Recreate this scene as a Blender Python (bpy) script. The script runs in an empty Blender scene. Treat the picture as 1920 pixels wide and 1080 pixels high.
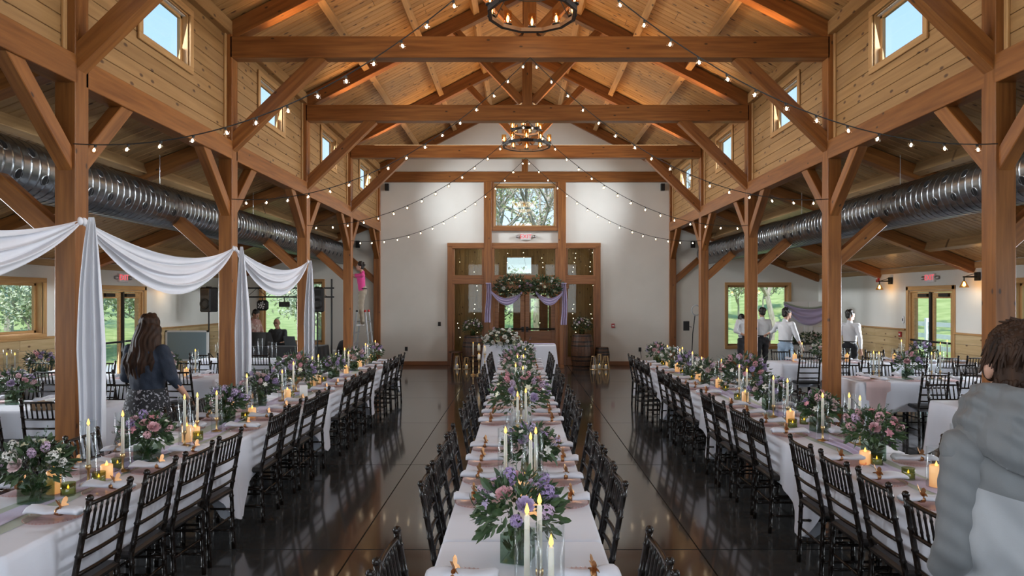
import bpy, bmesh, math, random
from mathutils import Vector, Matrix, Euler

# ------------------------------------------------------------------ camera, world, light
sc = bpy.context.scene
col = sc.collection
PI = math.pi
CX, CZ, FPX = -0.14, 1.90, 1270.0            # camera position and focal length in pixels of a 1920 frame

cd = bpy.data.cameras.new('camera')
cam = bpy.data.objects.new('camera', cd)
col.objects.link(cam)
cam.location = (CX, 0.0, CZ)
cam.rotation_euler = (PI / 2, 0, 0)
cd.sensor_width = 36.0
cd.lens = FPX * 36.0 / 1920.0
cd.shift_x = -15.0 / 1920.0
cd.shift_y = 22.0 / 1920.0
cd.clip_end = 500
sc.camera = cam

sc.view_settings.view_transform = 'Standard'
sc.view_settings.look = 'None'
sc.view_settings.gamma = 1.0
sc.view_settings.use_curve_mapping = False
sc.view_settings.exposure = -0.08
sc.cycles.max_bounces = 8
sc.cycles.diffuse_bounces = 4
sc.cycles.glossy_bounces = 4
sc.cycles.transparent_max_bounces = 24
sc.cycles.transmission_bounces = 6
sc.cycles.caustics_reflective = False
sc.cycles.caustics_refractive = False
sc.cycles.sample_clamp_indirect = 1.5
sc.cycles.use_denoising = True

world = bpy.data.worlds.new('sky')
sc.world = world
world.use_nodes = True
wn, wl = world.node_tree.nodes, world.node_tree.links
for n in list(wn):
    wn.remove(n)
w_out = wn.new('ShaderNodeOutputWorld')
w_bg = wn.new('ShaderNodeBackground')
w_tc = wn.new('ShaderNodeTexCoord')
w_sep = wn.new('ShaderNodeSeparateXYZ')
w_cr = wn.new('ShaderNodeValToRGB')
w_cr.color_ramp.elements[0].position = 0.0
w_cr.color_ramp.elements[0].color = (0.80, 0.90, 1.0, 1)
w_cr.color_ramp.elements[1].position = 0.55
w_cr.color_ramp.elements[1].color = (0.22, 0.50, 0.95, 1)
e = w_cr.color_ramp.elements.new(0.16)
e.color = (0.60, 0.80, 1.0, 1)
wl.new(w_tc.outputs['Generated'], w_sep.inputs[0])
wl.new(w_sep.outputs['Z'], w_cr.inputs[0])
wl.new(w_cr.outputs[0], w_bg.inputs[0])
w_bg.inputs[1].default_value = 1.6
wl.new(w_bg.outputs[0], w_out.inputs[0])

def light(name, kind, loc, rot, energy, color, size=None, size_y=None, spread=None, parent=None):
    d = bpy.data.lights.new(name, kind)
    d.energy = energy
    d.color = color
    if kind == 'AREA':
        d.shape = 'RECTANGLE'
        d.size = size
        d.size_y = size_y
        if spread:
            d.spread = math.radians(spread)
    elif size is not None:
        d.shadow_soft_size = size
    o = bpy.data.objects.new(name, d)
    col.objects.link(o)
    if parent:
        o.parent = parent
    o.location = loc
    o.rotation_euler = rot
    return o

sun = light('sun', 'SUN', (0, -20, 30), (math.radians(37), math.radians(-7), 0), 6.0, (1.0, 0.95, 0.86))
sun.data.angle = 0.02

DAY = (0.88, 0.94, 1.0)
WARM = (1.0, 0.60, 0.28)
BENTS = [-0.54, 2.80, 6.14, 9.48, 12.82, 16.16, 19.50]
# daylight through the clerestory windows (one per bay and side), facing in and a little down
for i in range(6):
    yc = (BENTS[i] + 0.19 + BENTS[i + 1]) / 2
    for s in (-1, 1):
        light('clerestory_daylight', 'AREA', (s * 4.33, yc, 5.08), (0, s * math.radians(78), 0), (46, 46, 44, 50, 80, 105)[i], DAY, 0.55, 1.05, 100)
# daylight through the aisle windows and glazed doors; unseen nearer windows added for light
for yc, zc, ht, wd, en in ((3.7, 1.75, .85, 1.75, 80), (7.3, 1.75, .85, 1.75, 80), (10.92, 1.75, .85, 1.75, 80), (14.28, 1.2, 1.7, 1.2, 90)):
    for s in (-1, 1):
        light('aisle_daylight', 'AREA', (s * 8.47, yc, zc), (0, s * math.radians(80), 0), en, DAY, ht, wd, 105)
# added cool fill behind the camera, set in made-up back wall windows
for x, wd, zc, ht, en in ((-2.4, 1.9, 2.6, 3.0, 60), (0.0, 2.0, 2.6, 3.0, 60), (2.4, 1.9, 2.6, 3.0, 60), (-6.4, 2.2, 1.6, 1.9, 25), (6.4, 2.2, 1.6, 1.9, 25)):
    light('back_fill_light', 'AREA', (x, -2.92, zc), (math.radians(90), 0, 0), en, DAY, wd, ht, 150)

# ------------------------------------------------------------------ helpers
RN = random.Random(11)

class MB:
    """collects vertices and faces of one mesh"""
    def __init__(self):
        self.v = []
        self.f = []

    def add(self, vs, fs):
        o = len(self.v)
        self.v += [tuple(p) for p in vs]
        self.f += [tuple(i + o for i in q) for q in fs]
        return self

    def box(self, x0, x1, y0, y1, z0, z1):
        return self.add([(x0, y0, z0), (x1, y0, z0), (x1, y1, z0), (x0, y1, z0), (x0, y0, z1), (x1, y0, z1), (x1, y1, z1), (x0, y1, z1)],
                        [(0, 3, 2, 1), (4, 5, 6, 7), (0, 1, 5, 4), (1, 2, 6, 5), (2, 3, 7, 6), (3, 0, 4, 7)])

    def cbox(self, x0, x1, y0, y1, z0, z1, b):
        """box with chamfered edges"""
        xs, ys, zs = (x0, x1), (y0, y1), (z0, z1)
        bm = bmesh.new()
        vv = [bm.verts.new((x, y, z)) for x in xs for y in ys for z in zs]
        for q in ((0, 1, 3, 2), (4, 6, 7, 5), (0, 4, 5, 1), (2, 3, 7, 6), (0, 2, 6, 4), (1, 5, 7, 3)):
            bm.faces.new([vv[i] for i in q])
        bmesh.ops.bevel(bm, geom=list(bm.edges), offset=b, segments=1, affect='EDGES', profile=.5)
        bm.verts.index_update()
        self.add([v.co[:] for v in bm.verts], [[v.index for v in f.verts] for f in bm.faces])
        bm.free()
        return self

    def prism(self, poly, axis, a0, a1):
        """polygon extruded along an axis; poly in the two other axes in order"""
        n = len(poly)
        def pt(p, a):
            return {'x': (a, p[0], p[1]), 'y': (p[0], a, p[1]), 'z': (p[0], p[1], a)}[axis]
        vs = [pt(p, a0) for p in poly] + [pt(p, a1) for p in poly]
        fs = [tuple(range(n))[::-1], tuple(range(n, 2 * n))] + [(i, (i + 1) % n, n + (i + 1) % n, n + i) for i in range(n)]
        return self.add(vs, fs)

    def tube(self, pts, rad, n=8, caps=True, flat=None, roll=0.0):
        pts = [Vector(p) for p in pts]
        m = len(pts)
        if not hasattr(rad, '__len__'):
            rad = [rad] * m
        vs, fs = [], []
        ref = None
        for i, p in enumerate(pts):
            d = (pts[min(i + 1, m - 1)] - pts[max(i - 1, 0)])
            d = d.normalized() if d.length > 1e-9 else Vector((0, 0, 1))
            if ref is None:
                ref = Vector((1, 0, 0)) if abs(d.x) < .9 else Vector((0, 1, 0))
            u = (ref - d * ref.dot(d))
            u = u.normalized() if u.length > 1e-6 else d.orthogonal().normalized()
            w = d.cross(u)
            ref = u
            fu, fw = flat if flat else (1, 1)
            for k in range(n):
                a = 2 * PI * k / n + roll
                vs.append(p + u * math.cos(a) * rad[i] * fu + w * math.sin(a) * rad[i] * fw)
        for i in range(m - 1):
            for k in range(n):
                fs.append((i * n + k, i * n + (k + 1) % n, (i + 1) * n + (k + 1) % n, (i + 1) * n + k))
        if caps:
            fs.append(tuple(range(n))[::-1])
            fs.append(tuple(range((m - 1) * n, m * n)))
        return self.add(vs, fs)

    def lathe(self, prof, n=16, c=(0, 0, 0), closed=False, sx=1, sy=1):
        """profile of (radius, height) turned round z; radius 0 ends are poles"""
        vs, rows, fs = [], [], []
        for r, z in prof:
            if r < 1e-6:
                rows.append([len(vs)])
                vs.append((c[0], c[1], c[2] + z))
            else:
                rows.append(list(range(len(vs), len(vs) + n)))
                vs += [(c[0] + sx * r * math.cos(2 * PI * k / n), c[1] + sy * r * math.sin(2 * PI * k / n), c[2] + z) for k in range(n)]
        pairs = list(zip(rows[:-1], rows[1:]))
        if closed:
            pairs.append((rows[-1], rows[0]))
        for a, b in pairs:
            for k in range(n):
                k2 = (k + 1) % n
                if len(a) == 1 and len(b) == 1:
                    continue
                if len(a) == 1:
                    fs.append((a[0], b[k2], b[k]))
                elif len(b) == 1:
                    fs.append((a[k], a[k2], b[0]))
                else:
                    fs.append((a[k], a[k2], b[k2], b[k]))
        return self.add(vs, fs)

    def ball(self, c, r, n=10, m=6, rot=None):
        if not hasattr(r, '__len__'):
            r = (r, r, r)
        vs, fs = [], []
        prof = [(math.sin(PI * i / m), -math.cos(PI * i / m)) for i in range(m + 1)]
        t = MB().lathe([(max(a, 0) if 0 < i < m else 0, b) for i, (a, b) in enumerate(prof)], n)
        M = rot if rot else Matrix.Identity(3)
        return self.add([Vector(c) + M @ Vector((p[0] * r[0], p[1] * r[1], p[2] * r[2])) for p in t.v], t.f)

    def cap(self, a, b, ra, rb, n=12, side=None, flat=1.0):
        """tapered capsule; flat squeezes it across the side axis"""
        a, b = Vector(a), Vector(b)
        d = (b - a).normalized() if (b - a).length > 1e-6 else Vector((0, 0, 1))
        s = Vector(side) if side else d.orthogonal()
        u = (s - d * s.dot(d)).normalized()
        w = d.cross(u)
        vs, fs = [], []
        rings = []
        for i in range(1, 4):
            t = PI / 2 * i / 3
            rings.append((a - d * ra * math.cos(t) * min(1, flat + .2), ra * math.sin(t)))
        for i in range(3, 0, -1):
            t = PI / 2 * i / 3
            rings.append((b + d * rb * math.cos(t) * min(1, flat + .2), rb * math.sin(t)))
        for p, r in rings:
            for k in range(n):
                g = 2 * PI * k / n
                vs.append(p + u * math.cos(g) * r + w * math.sin(g) * r * flat)
        m = len(rings)
        for i in range(m - 1):
            for k in range(n):
                fs.append((i * n + k, i * n + (k + 1) % n, (i + 1) * n + (k + 1) % n, (i + 1) * n + k))
        lo, hi = len(vs), len(vs) + 1
        vs += [a - d * ra * min(1, flat + .2), b + d * rb * min(1, flat + .2)]
        for k in range(n):
            fs.append((lo, (k + 1) % n, k))
            fs.append((hi, (m - 1) * n + k, (m - 1) * n + (k + 1) % n))
        return self.add(vs, fs)

    def grid(self, fn, nu, nv, wrap=False):
        vs = [fn(i / nu, j / nv) for i in range(nu + 1) for j in range(nv + 1)]
        fs = [(i * (nv + 1) + j, (i + 1) * (nv + 1) + j, (i + 1) * (nv + 1) + j + 1, i * (nv + 1) + j + 1) for i in range(nu) for j in range(nv)]
        return self.add(vs, fs)

    def put(self, other, M):
        return self.add([M @ Vector(p) for p in other.v], other.f)

    def mesh(self, mat, smooth=False, fix=False):
        me = bpy.data.meshes.new('mesh')
        me.from_pydata(self.v, [], self.f)
        if fix:
            bm = bmesh.new()
            bm.from_mesh(me)
            bmesh.ops.recalc_face_normals(bm, faces=bm.faces)
            bm.to_mesh(me)
            bm.free()
        me.materials.append(mat)
        if smooth:
            me.polygons.foreach_set('use_smooth', [True] * len(me.polygons))
        me.update()
        return me

    def build(self, name, mat, parent=None, smooth=False, loc=None, fix=False):
        return new(name, self.mesh(mat, smooth, fix), parent, loc)


def new(name, mesh, parent=None, loc=None, M=None):
    o = bpy.data.objects.new(name, mesh)
    col.objects.link(o)
    if parent is not None:
        o.parent = parent
    if M is not None:
        o.matrix_local = M
    elif loc is not None:
        o.location = loc
    return o

def tag(o, label=None, cat=None, group=None, kind=None):
    if label: o['label'] = label
    if cat: o['category'] = cat
    if group: o['group'] = group
    if kind: o['kind'] = kind
    return o

def thing(name, label, cat, loc=(0, 0, 0), rz=0.0, group=None, kind=None):
    o = bpy.data.objects.new(name, None)
    col.objects.link(o)
    o.empty_display_size = .1
    o.location = loc
    o.rotation_euler = (0, 0, rz)
    return tag(o, label, cat, group, kind)

def struct(name, mb, m, parent=None, label=None):
    o = mb.build(name, m, parent)
    o['kind'] = 'structure'
    if label: o['label'] = label
    return o

def inst(name, label, cat, parts, loc=(0, 0, 0), rz=0.0, group=None, scale=None):
    """a thing from shared part meshes: parts = [(name, mesh, matrix, [sub parts])]"""
    t = thing(name, label, cat, loc, rz, group)
    if scale:
        t.scale = (scale, scale, scale)
    for p in parts:
        o = new(p[0], p[1], t, None, p[2] if len(p) > 2 else None)
        for q in (p[3] if len(p) > 3 else ()):
            new(q[0], q[1], o, None, q[2] if len(q) > 2 else None)
    return t

def timber(name, p, q, w, h, m, parent=None, up=(0, 0, 1), off=Vector((0, 0, 0)), ch=.006):
    """a squared timber from p to q (world), w across, h in the up direction; long axis is local X"""
    p, q = Vector(p), Vector(q)
    d = (q - p).normalized()
    L = (q - p).length
    u = Vector(up)
    u = (u - d * u.dot(d)).normalized()
    s = u.cross(d)
    M = Matrix((d, s, u)).transposed().to_4x4()
    M.translation = (p + q) / 2 - off
    mb = MB().cbox(-L / 2, L / 2, -w / 2, w / 2, -h / 2, h / 2, ch)
    return new(name, mb.mesh(m), parent, None, M)

def at(px, py, z):
    """photo pixel to the point of the horizontal plane z"""
    s = (py - 562.0) / (CZ - z)
    return Vector(((px - 975.0) / s + CX, FPX / s, z))

def text_mesh(txt, size, m, extrude=.002):
    c = bpy.data.curves.new('txt', 'FONT')
    c.body = txt
    c.size = size
    c.extrude = extrude
    c.align_x = 'CENTER'
    c.align_y = 'CENTER'
    o = bpy.data.objects.new('txt', c)
    col.objects.link(o)
    bpy.context.view_layer.update()
    me = bpy.data.meshes.new_from_object(o.evaluated_get(bpy.context.evaluated_depsgraph_get()))
    bpy.data.objects.remove(o)
    bpy.data.curves.remove(c)
    me.materials.clear()
    me.materials.append(m)
    return me

ORD = ['first', 'second', 'third', 'fourth', 'fifth', 'sixth', 'seventh', 'eighth', 'ninth', 'tenth', 'eleventh', 'twelfth', 'thirteenth', 'fourteenth', 'fifteenth',
       'sixteenth', 'seventeenth', 'eighteenth', 'nineteenth', 'twentieth'] + ['twenty-' + w for w in ('first', 'second', 'third', 'fourth', 'fifth', 'sixth', 'seventh', 'eighth', 'ninth')]
ORD += ['thirtieth'] + ['thirty-' + w for w in ORD[:9]]

# ------------------------------------------------------------------ materials
def base(name, color=(.5, .5, .5), rough=.5, metal=0.0, **kw):
    m = bpy.data.materials.new(name)
    m.use_nodes = True
    b = m.node_tree.nodes['Principled BSDF']
    b.inputs['Base Color'].default_value = (*color, 1)
    b.inputs['Roughness'].default_value = rough
    b.inputs['Metallic'].default_value = metal
    for k, v in kw.items():
        b.inputs[k.replace('_', ' ')].default_value = v
    return m

def nd(m, t, **kw):
    n = m.node_tree.nodes.new(t)
    for k, v in kw.items():
        setattr(n, k, v)
    return n

def noisy(name, c1, c2, scale=6.0, rough=.5, metal=0.0, bump=0.0, stretch=(1, 1, 1), detail=4, bscale=None, rnd=0.0, p0=.35, p1=.65, **kw):
    """two colours mixed by noise, optional fine relief"""
    m = base(name, c1, rough, metal, **kw)
    L = m.node_tree.links
    b = m.node_tree.nodes['Principled BSDF']
    tc, mp, nz, cr = nd(m, 'ShaderNodeTexCoord'), nd(m, 'ShaderNodeMapping'), nd(m, 'ShaderNodeTexNoise'), nd(m, 'ShaderNodeValToRGB')
    mp.inputs['Scale'].default_value = stretch
    nz.inputs['Scale'].default_value = scale
    nz.inputs['Detail'].default_value = detail
    cr.color_ramp.elements[0].position, cr.color_ramp.elements[1].position = p0, p1
    cr.color_ramp.elements[0].color, cr.color_ramp.elements[1].color = (*c1, 1), (*c2, 1)
    L.new(tc.outputs['Object'], mp.inputs['Vector'])
    oi = nd(m, 'ShaderNodeObjectInfo')
    ml = nd(m, 'ShaderNodeMath', operation='MULTIPLY')
    ml.inputs[1].default_value = 37.0
    L.new(oi.outputs['Random'], ml.inputs[0])
    L.new(ml.outputs[0], mp.inputs['Location'])
    L.new(mp.outputs['Vector'], nz.inputs['Vector'])
    L.new(nz.outputs['Fac'], cr.inputs['Fac'])
    out = cr.outputs['Color']
    if rnd:
        hs = nd(m, 'ShaderNodeHueSaturation')
        mr = nd(m, 'ShaderNodeMapRange')
        mr.inputs['To Min'].default_value, mr.inputs['To Max'].default_value = 1 - rnd, 1 + rnd
        L.new(oi.outputs['Random'], mr.inputs['Value'])
        L.new(mr.outputs[0], hs.inputs['Value'])
        L.new(out, hs.inputs['Color'])
        out = hs.outputs['Color']
    L.new(out, b.inputs['Base Color'])
    if bump:
        bp = nd(m, 'ShaderNodeBump')
        bp.inputs['Strength'].default_value = bump
        bp.inputs['Distance'].default_value = .01
        if bscale:
            n2 = nd(m, 'ShaderNodeTexNoise')
            n2.inputs['Scale'].default_value = bscale
            L.new(tc.outputs['Object'], n2.inputs['Vector'])
            L.new(n2.outputs['Fac'], bp.inputs['Height'])
        else:
            L.new(nz.outputs['Fac'], bp.inputs['Height'])
        L.new(bp.outputs[0], b.inputs['Normal'])
    return m

def wood(name, dark, light_, knot=None, rough=.45, rnd=.12, gs=2.0, kscale=2.2, kamount=.10, face='xy'):
    """grain along local X, per-piece shade, optional knots"""
    m = noisy(name, dark, light_, gs, rough, 0, .12, (.9, 14, 14), 5, None, rnd, .3, .72)
    if knot:
        L = m.node_tree.links
        b = m.node_tree.nodes['Principled BSDF']
        src = b.inputs['Base Color'].links[0].from_socket
        mp = [n for n in m.node_tree.nodes if n.type == 'MAPPING'][0]
        m2 = nd(m, 'ShaderNodeMapping')
        m2.inputs['Scale'].default_value = (.9, .45, .45)
        vo = nd(m, 'ShaderNodeTexVoronoi')
        vo.inputs['Scale'].default_value = kscale
        cr = nd(m, 'ShaderNodeValToRGB')
        cr.color_ramp.elements[0].position, cr.color_ramp.elements[1].position = kamount * .5, kamount
        cr.color_ramp.elements[0].color, cr.color_ramp.elements[1].color = (1, 1, 1, 1), (0, 0, 0, 1)
        mx = nd(m, 'ShaderNodeMix', data_type='RGBA')
        L.new(mp.outputs[0], m2.inputs['Vector'])
        m2.inputs['Scale'].default_value = (1.0, .13, .13)
        vo.voronoi_dimensions = '2D'
        vo.inputs['Randomness'].default_value = 1.0
        if face == 'xz':
            sp, cb = nd(m, 'ShaderNodeSeparateXYZ'), nd(m, 'ShaderNodeCombineXYZ')
            L.new(m2.outputs[0], sp.inputs[0])
            L.new(sp.outputs[0], cb.inputs[0])
            yz = nd(m, 'ShaderNodeMath', operation='ADD')
            L.new(sp.outputs[1], yz.inputs[0])
            L.new(sp.outputs[2], yz.inputs[1])
            L.new(yz.outputs[0], cb.inputs[1])
            L.new(cb.outputs[0], vo.inputs['Vector'])
        else:
            L.new(m2.outputs[0], vo.inputs['Vector'])
        L.new(vo.outputs['Distance'], cr.inputs[0])
        L.new(cr.outputs[0], mx.inputs['Factor'])
        L.new(src, mx.inputs['A'])
        mx.inputs['B'].default_value = (*knot, 1)
        L.new(mx.outputs['Result'], b.inputs['Base Color'])
    return m

def glassy(name, tint=(1, 1, 1), gloss=.08, rough=.02, edge=.35):
    """thin clear glass: see-through with mirror reflection that grows at grazing angles"""
    m = bpy.data.materials.new(name)
    m.use_nodes = True
    nt = m.node_tree
    for n in list(nt.nodes):
        nt.nodes.remove(n)
    out, mix = nt.nodes.new('ShaderNodeOutputMaterial'), nt.nodes.new('ShaderNodeMixShader')
    tr, gl, lw, ad, mm = (nt.nodes.new('ShaderNodeBsdfTransparent'), nt.nodes.new('ShaderNodeBsdfGlossy'), nt.nodes.new('ShaderNodeLayerWeight'),
                      nt.nodes.new('ShaderNodeMath'), nt.nodes.new('ShaderNodeMath'))
    tr.inputs[0].default_value = (*tint, 1)
    gl.inputs['Roughness'].default_value = rough
    lw.inputs[0].default_value = edge
    mm.operation = 'MULTIPLY'
    mm.inputs[1].default_value = .6
    ad.inputs[1].default_value = gloss
    nt.links.new(lw.outputs['Facing'], mm.inputs[0])
    pw = nt.nodes.new('ShaderNodeMath')
    pw.operation = 'POWER'
    pw.inputs[1].default_value = 3.0
    nt.links.new(mm.outputs[0], pw.inputs[0])
    nt.links.new(pw.outputs[0], ad.inputs[0])
    nt.links.new(ad.outputs[0], mix.inputs[0])
    nt.links.new(tr.outputs[0], mix.inputs[1])
    nt.links.new(gl.outputs[0], mix.inputs[2])
    nt.links.new(mix.outputs[0], out.inputs[0])
    return m

def glow(name, color, strength):
    return base(name, (0, 0, 0), .5, 0, Emission_Color=(*color, 1), Emission_Strength=strength)

def cloth_mat(name, color, rough=.85, sheen=.2, bump=.05, alpha=1.0):
    m = noisy(name, tuple(c * .96 for c in color), color, 3.0, rough, 0, bump, bscale=260.0)
    b = m.node_tree.nodes['Principled BSDF']
    b.inputs['Sheen Weight'].default_value = sheen
    b.inputs['Alpha'].default_value = alpha
    return m

M = {}
M['timber'] = wood('timber', (.165, .056, .013), (.320, .124, .032), (.05, .02, .01), .36, .10, 1.6, 1.2, .035, 'xz')
M['pine'] = wood('pine', (.34, .172, .060), (.52, .295, .115), (.09, .035, .014), .40, .17, 1.6, 2.3, .11)
M['pine_wall'] = wood('pine_wall', (.285, .150, .052), (.40, .225, .086), (.09, .04, .015), .5, .08, 1.4, 2.4, .10, 'xz')
M['pine_aisle'] = wood('pine_aisle', (.31, .18, .080), (.46, .29, .135), (.10, .045, .018), .38, .15, 1.6, 2.0, .07)
M['wainscot'] = wood('wainscot', (.50, .34, .16), (.66, .49, .27), (.16, .08, .03), .5, .08, 1.3, 2.0, .08, 'xz')
M['trimwood'] = wood('trimwood', (.42, .22, .08), (.58, .34, .14), None, .45, .06)
M['redtrim'] = wood('redtrim', (.20, .075, .024), (.33, .14, .048), None, .4, .06)
M['paint'] = noisy('paint', (.76, .745, .69), (.81, .795, .74), 1.2, .75, bump=.02, bscale=90)
M['slab'] = noisy('slab', (.026, .027, .028), (.062, .061, .060), 1.1, .12, bump=.0, rnd=.10, p0=.25, p1=.8, Coat_Weight=.55, Coat_Roughness=.06)
M['joint'] = base('joint', (.008, .008, .008), .6)
M['glass'] = glassy('glass', (.96, .98, .98), .05)
M['tintglass'] = glassy('tintglass', (.84, .87, .82), .016)
M['hurricane'] = glassy('hurricane', (.955, .968, .970), .020, .18, .5)
M['amberglass'] = glassy('amberglass', (1.0, .83, .56), .08)
M['vaseglass'] = glassy('vaseglass', (.72, .80, .74), .06, .05)
M['greenglass'] = glassy('greenglass', (.66, .70, .50), .06, .08)
M['pinkglass'] = glassy('pinkglass', (.985, .895, .88), .07, .12)
M['black'] = noisy('black', (.010, .009, .009), (.022, .019, .018), 20, .28)
M['blackmatte'] = base('blackmatte', (.012, .012, .013), .6)
M['blackcloth'] = cloth_mat('blackcloth', (.015, .015, .017))
M['chair'] = noisy('chair', (.007, .005, .004), (.016, .011, .009), 30, .24, Specular_IOR_Level=.35)
M['seatpad'] = base('seatpad', (.014, .013, .013), .42)
M['linen'] = cloth_mat('linen', (.70, .72, .80))
M['drape'] = cloth_mat('drape', (.74, .75, .81), .8, .3)
M['lavender'] = cloth_mat('lavender', (.47, .41, .62), .8, .3)
M['sage'] = cloth_mat('sage', (.40, .47, .38))
M['blush'] = cloth_mat('blush', (.62, .46, .46))
M['gold'] = base('gold', (.46, .25, .12), .38, 1.0)
M['brass'] = base('brass', (.62, .42, .20), .32, 1.0)
M['wax'] = base('wax', (.86, .80, .68), .5, 0, Subsurface_Weight=.2, Subsurface_Radius=(.02, .012, .006))
M['waxglow'] = base('waxglow', (.90, .62, .33), .5, 0, Emission_Color=(1.0, .42, .12, 1), Emission_Strength=.55)
M['flame'] = glow('flame', (1.0, .50, .08), 4.5)
M['bulb'] = glow('bulb', (1.0, .84, .62), 26.0)
M['filament'] = glow('filament', (1.0, .70, .34), 16.0)
M['galv'] = noisy('galv', (.22, .235, .25), (.34, .36, .38), 3.0, .28, 1.0, stretch=(8, 1, 8))
M['hole_shade'] = base('hole_shade', (.004, .004, .005), .9)  # shade inside the duct holes, given as near-black colour
M['steel'] = base('steel', (.55, .56, .58), .35, 1.0)
M['iron'] = base('iron', (.018, .017, .016), .45, .4)
M['white'] = base('white', (.82, .82, .82), .5)
M['redplastic'] = base('redplastic', (.45, .03, .03), .4)
M['exitred'] = glow('exitred', (1.0, .10, .13), 1.1)
M['led'] = glow('led', (1.0, .68, .36), 3.0)
M['leaf'] = noisy('leaf', (.020, .048, .016), (.060, .105, .040), 14, .5, rnd=.3)
M['leaf2'] = noisy('leaf2', (.045, .085, .060), (.10, .15, .11), 12, .5, rnd=.25)
M['stem'] = noisy('stem', (.03, .07, .02), (.07, .12, .04), 12, .5)
for k, c in (('rose_pink', (.72, .42, .46)), ('rose_blush', (.80, .62, .62)), ('rose_lilac', (.52, .41, .62)), ('bloom_white', (.84, .83, .78)), ('bloom_cream', (.80, .80, .60)),
             ('bloom_purple', (.36, .26, .50)), ('bloom_mauve', (.58, .42, .58)), ('bloom_coral', (.70, .30, .36))):
    M[k] = noisy(k, tuple(v * .78 for v in c), c, 25, .6, rnd=.10)
M['barrel'] = wood('barrel', (.055, .024, .012), (.13, .058, .028), None, .5, .12)
M['skin'] = noisy('skin', (.48, .26, .18), (.56, .32, .23), 8, .5)
M['hairbrown'] = noisy('hairbrown', (.016, .008, .005), (.046, .022, .012), 9, .6, stretch=(4, 4, .5), bump=.4, Specular_IOR_Level=.2)
M['hairdark'] = noisy('hairdark', (.010, .008, .007), (.030, .022, .017), 9, .5, stretch=(4, 4, .6), bump=.4)
M['denim'] = noisy('denim', (.008, .014, .028), (.018, .028, .050), 10, .8, bump=.3, bscale=160)
M['shirtwhite'] = cloth_mat('shirtwhite', (.74, .74, .76), bump=.1)
M['pink'] = cloth_mat('pink', (.66, .055, .25), bump=.1)
M['khaki'] = cloth_mat('khaki', (.34, .29, .22), bump=.1)
M['trousers'] = cloth_mat('trousers', (.012, .012, .016))
M['lightblue'] = cloth_mat('lightblue', (.30, .40, .52))
M['grey_jacket'] = cloth_mat('grey_jacket', (.125, .132, .138), .6, .1)
M['pale_jacket'] = cloth_mat('pale_jacket', (.36, .37, .38), .6, .1)
M['charcoal'] = cloth_mat('charcoal', (.045, .05, .055))
M['grass'] = noisy('grass', (.24, .32, .085), (.40, .46, .17), 1.5, .9, detail=6)
M['bark'] = noisy('bark', (.30, .26, .22), (.48, .43, .37), 8, .9, stretch=(3, 3, .6))
M['treeleaf'] = noisy('treeleaf', (.34, .40, .20), (.52, .56, .36), 2, .8, rnd=.2)
M['evergreen'] = noisy('evergreen', (.34, .41, .26), (.56, .60, .46), 2, .8, rnd=.2)
M['gravel'] = noisy('gravel', (.45, .43, .40), (.60, .58, .55), 30, .9)
M['bulbglass'] = glassy('bulbglass', (1.0, .93, .82), .08)
def two_tone(name, upper, lower, a, b):
    # cloth with a straight colour seam: lower colour where z + a*x < b (object space)
    m = cloth_mat(name, upper, .6, .1)
    L = m.node_tree.links
    bs = m.node_tree.nodes['Principled BSDF']
    tc, sp = nd(m, 'ShaderNodeTexCoord'), nd(m, 'ShaderNodeSeparateXYZ')
    ma, lt, mx = nd(m, 'ShaderNodeMath', operation='MULTIPLY_ADD'), nd(m, 'ShaderNodeMath', operation='LESS_THAN'), nd(m, 'ShaderNodeMix', data_type='RGBA')
    L.new(tc.outputs['Object'], sp.inputs[0])
    L.new(sp.outputs['X'], ma.inputs[0])
    ma.inputs[1].default_value = a
    L.new(sp.outputs['Z'], ma.inputs[2])
    L.new(ma.outputs[0], lt.inputs[0])
    lt.inputs[1].default_value = b
    L.new(lt.outputs[0], mx.inputs['Factor'])
    mx.inputs['A'].default_value, mx.inputs['B'].default_value = (*upper, 1), (*lower, 1)
    L.new(mx.outputs['Result'], bs.inputs['Base Color'])
    return m
# ------------------------------------------------------------------ the hall
X_IN, X_OUT = 4.17, 4.36            # faces of the nave posts
WALLX = 8.5
Y0, Y1 = -3.0, 19.66
SL, AS = .51, .385                  # nave and aisle roof slopes
def raf(x): return 5.59 + SL * (4.1 - abs(x))          # underside of nave rafters
def roof(x): return raf(x) + .29                       # underside of nave planks
def araf(x): return 2.40 + AS * (WALLX - abs(x))       # underside of aisle rafters
def aroof(x): return araf(x) + .23

# floor of polished slabs
fl = struct('floor', MB().box(-8.7, 8.7, Y0 - .2, 22.6, -.25, -.012), M['joint'])
xs = [-8.7, -6.64, -4.02, -1.40, 1.22, 3.84, 6.46, 8.7]
ys = [-3.2, -2.8, -.15, 2.5, 5.15, 7.8, 10.45, 13.1, 15.75, 18.4, 22.6]
for i in range(len(xs) - 1):
    for j in range(len(ys) - 1):
        cx, cy = (xs[i] + xs[i + 1]) / 2, (ys[j] + ys[j + 1]) / 2
        hx, hy = (xs[i + 1] - xs[i]) / 2 - .006, (ys[j + 1] - ys[j]) / 2 - .006
        new('slab', MB().box(-hx, hx, -hy, hy, -.012, 0).mesh(M['slab']), fl, (cx, cy, 0))

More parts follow.
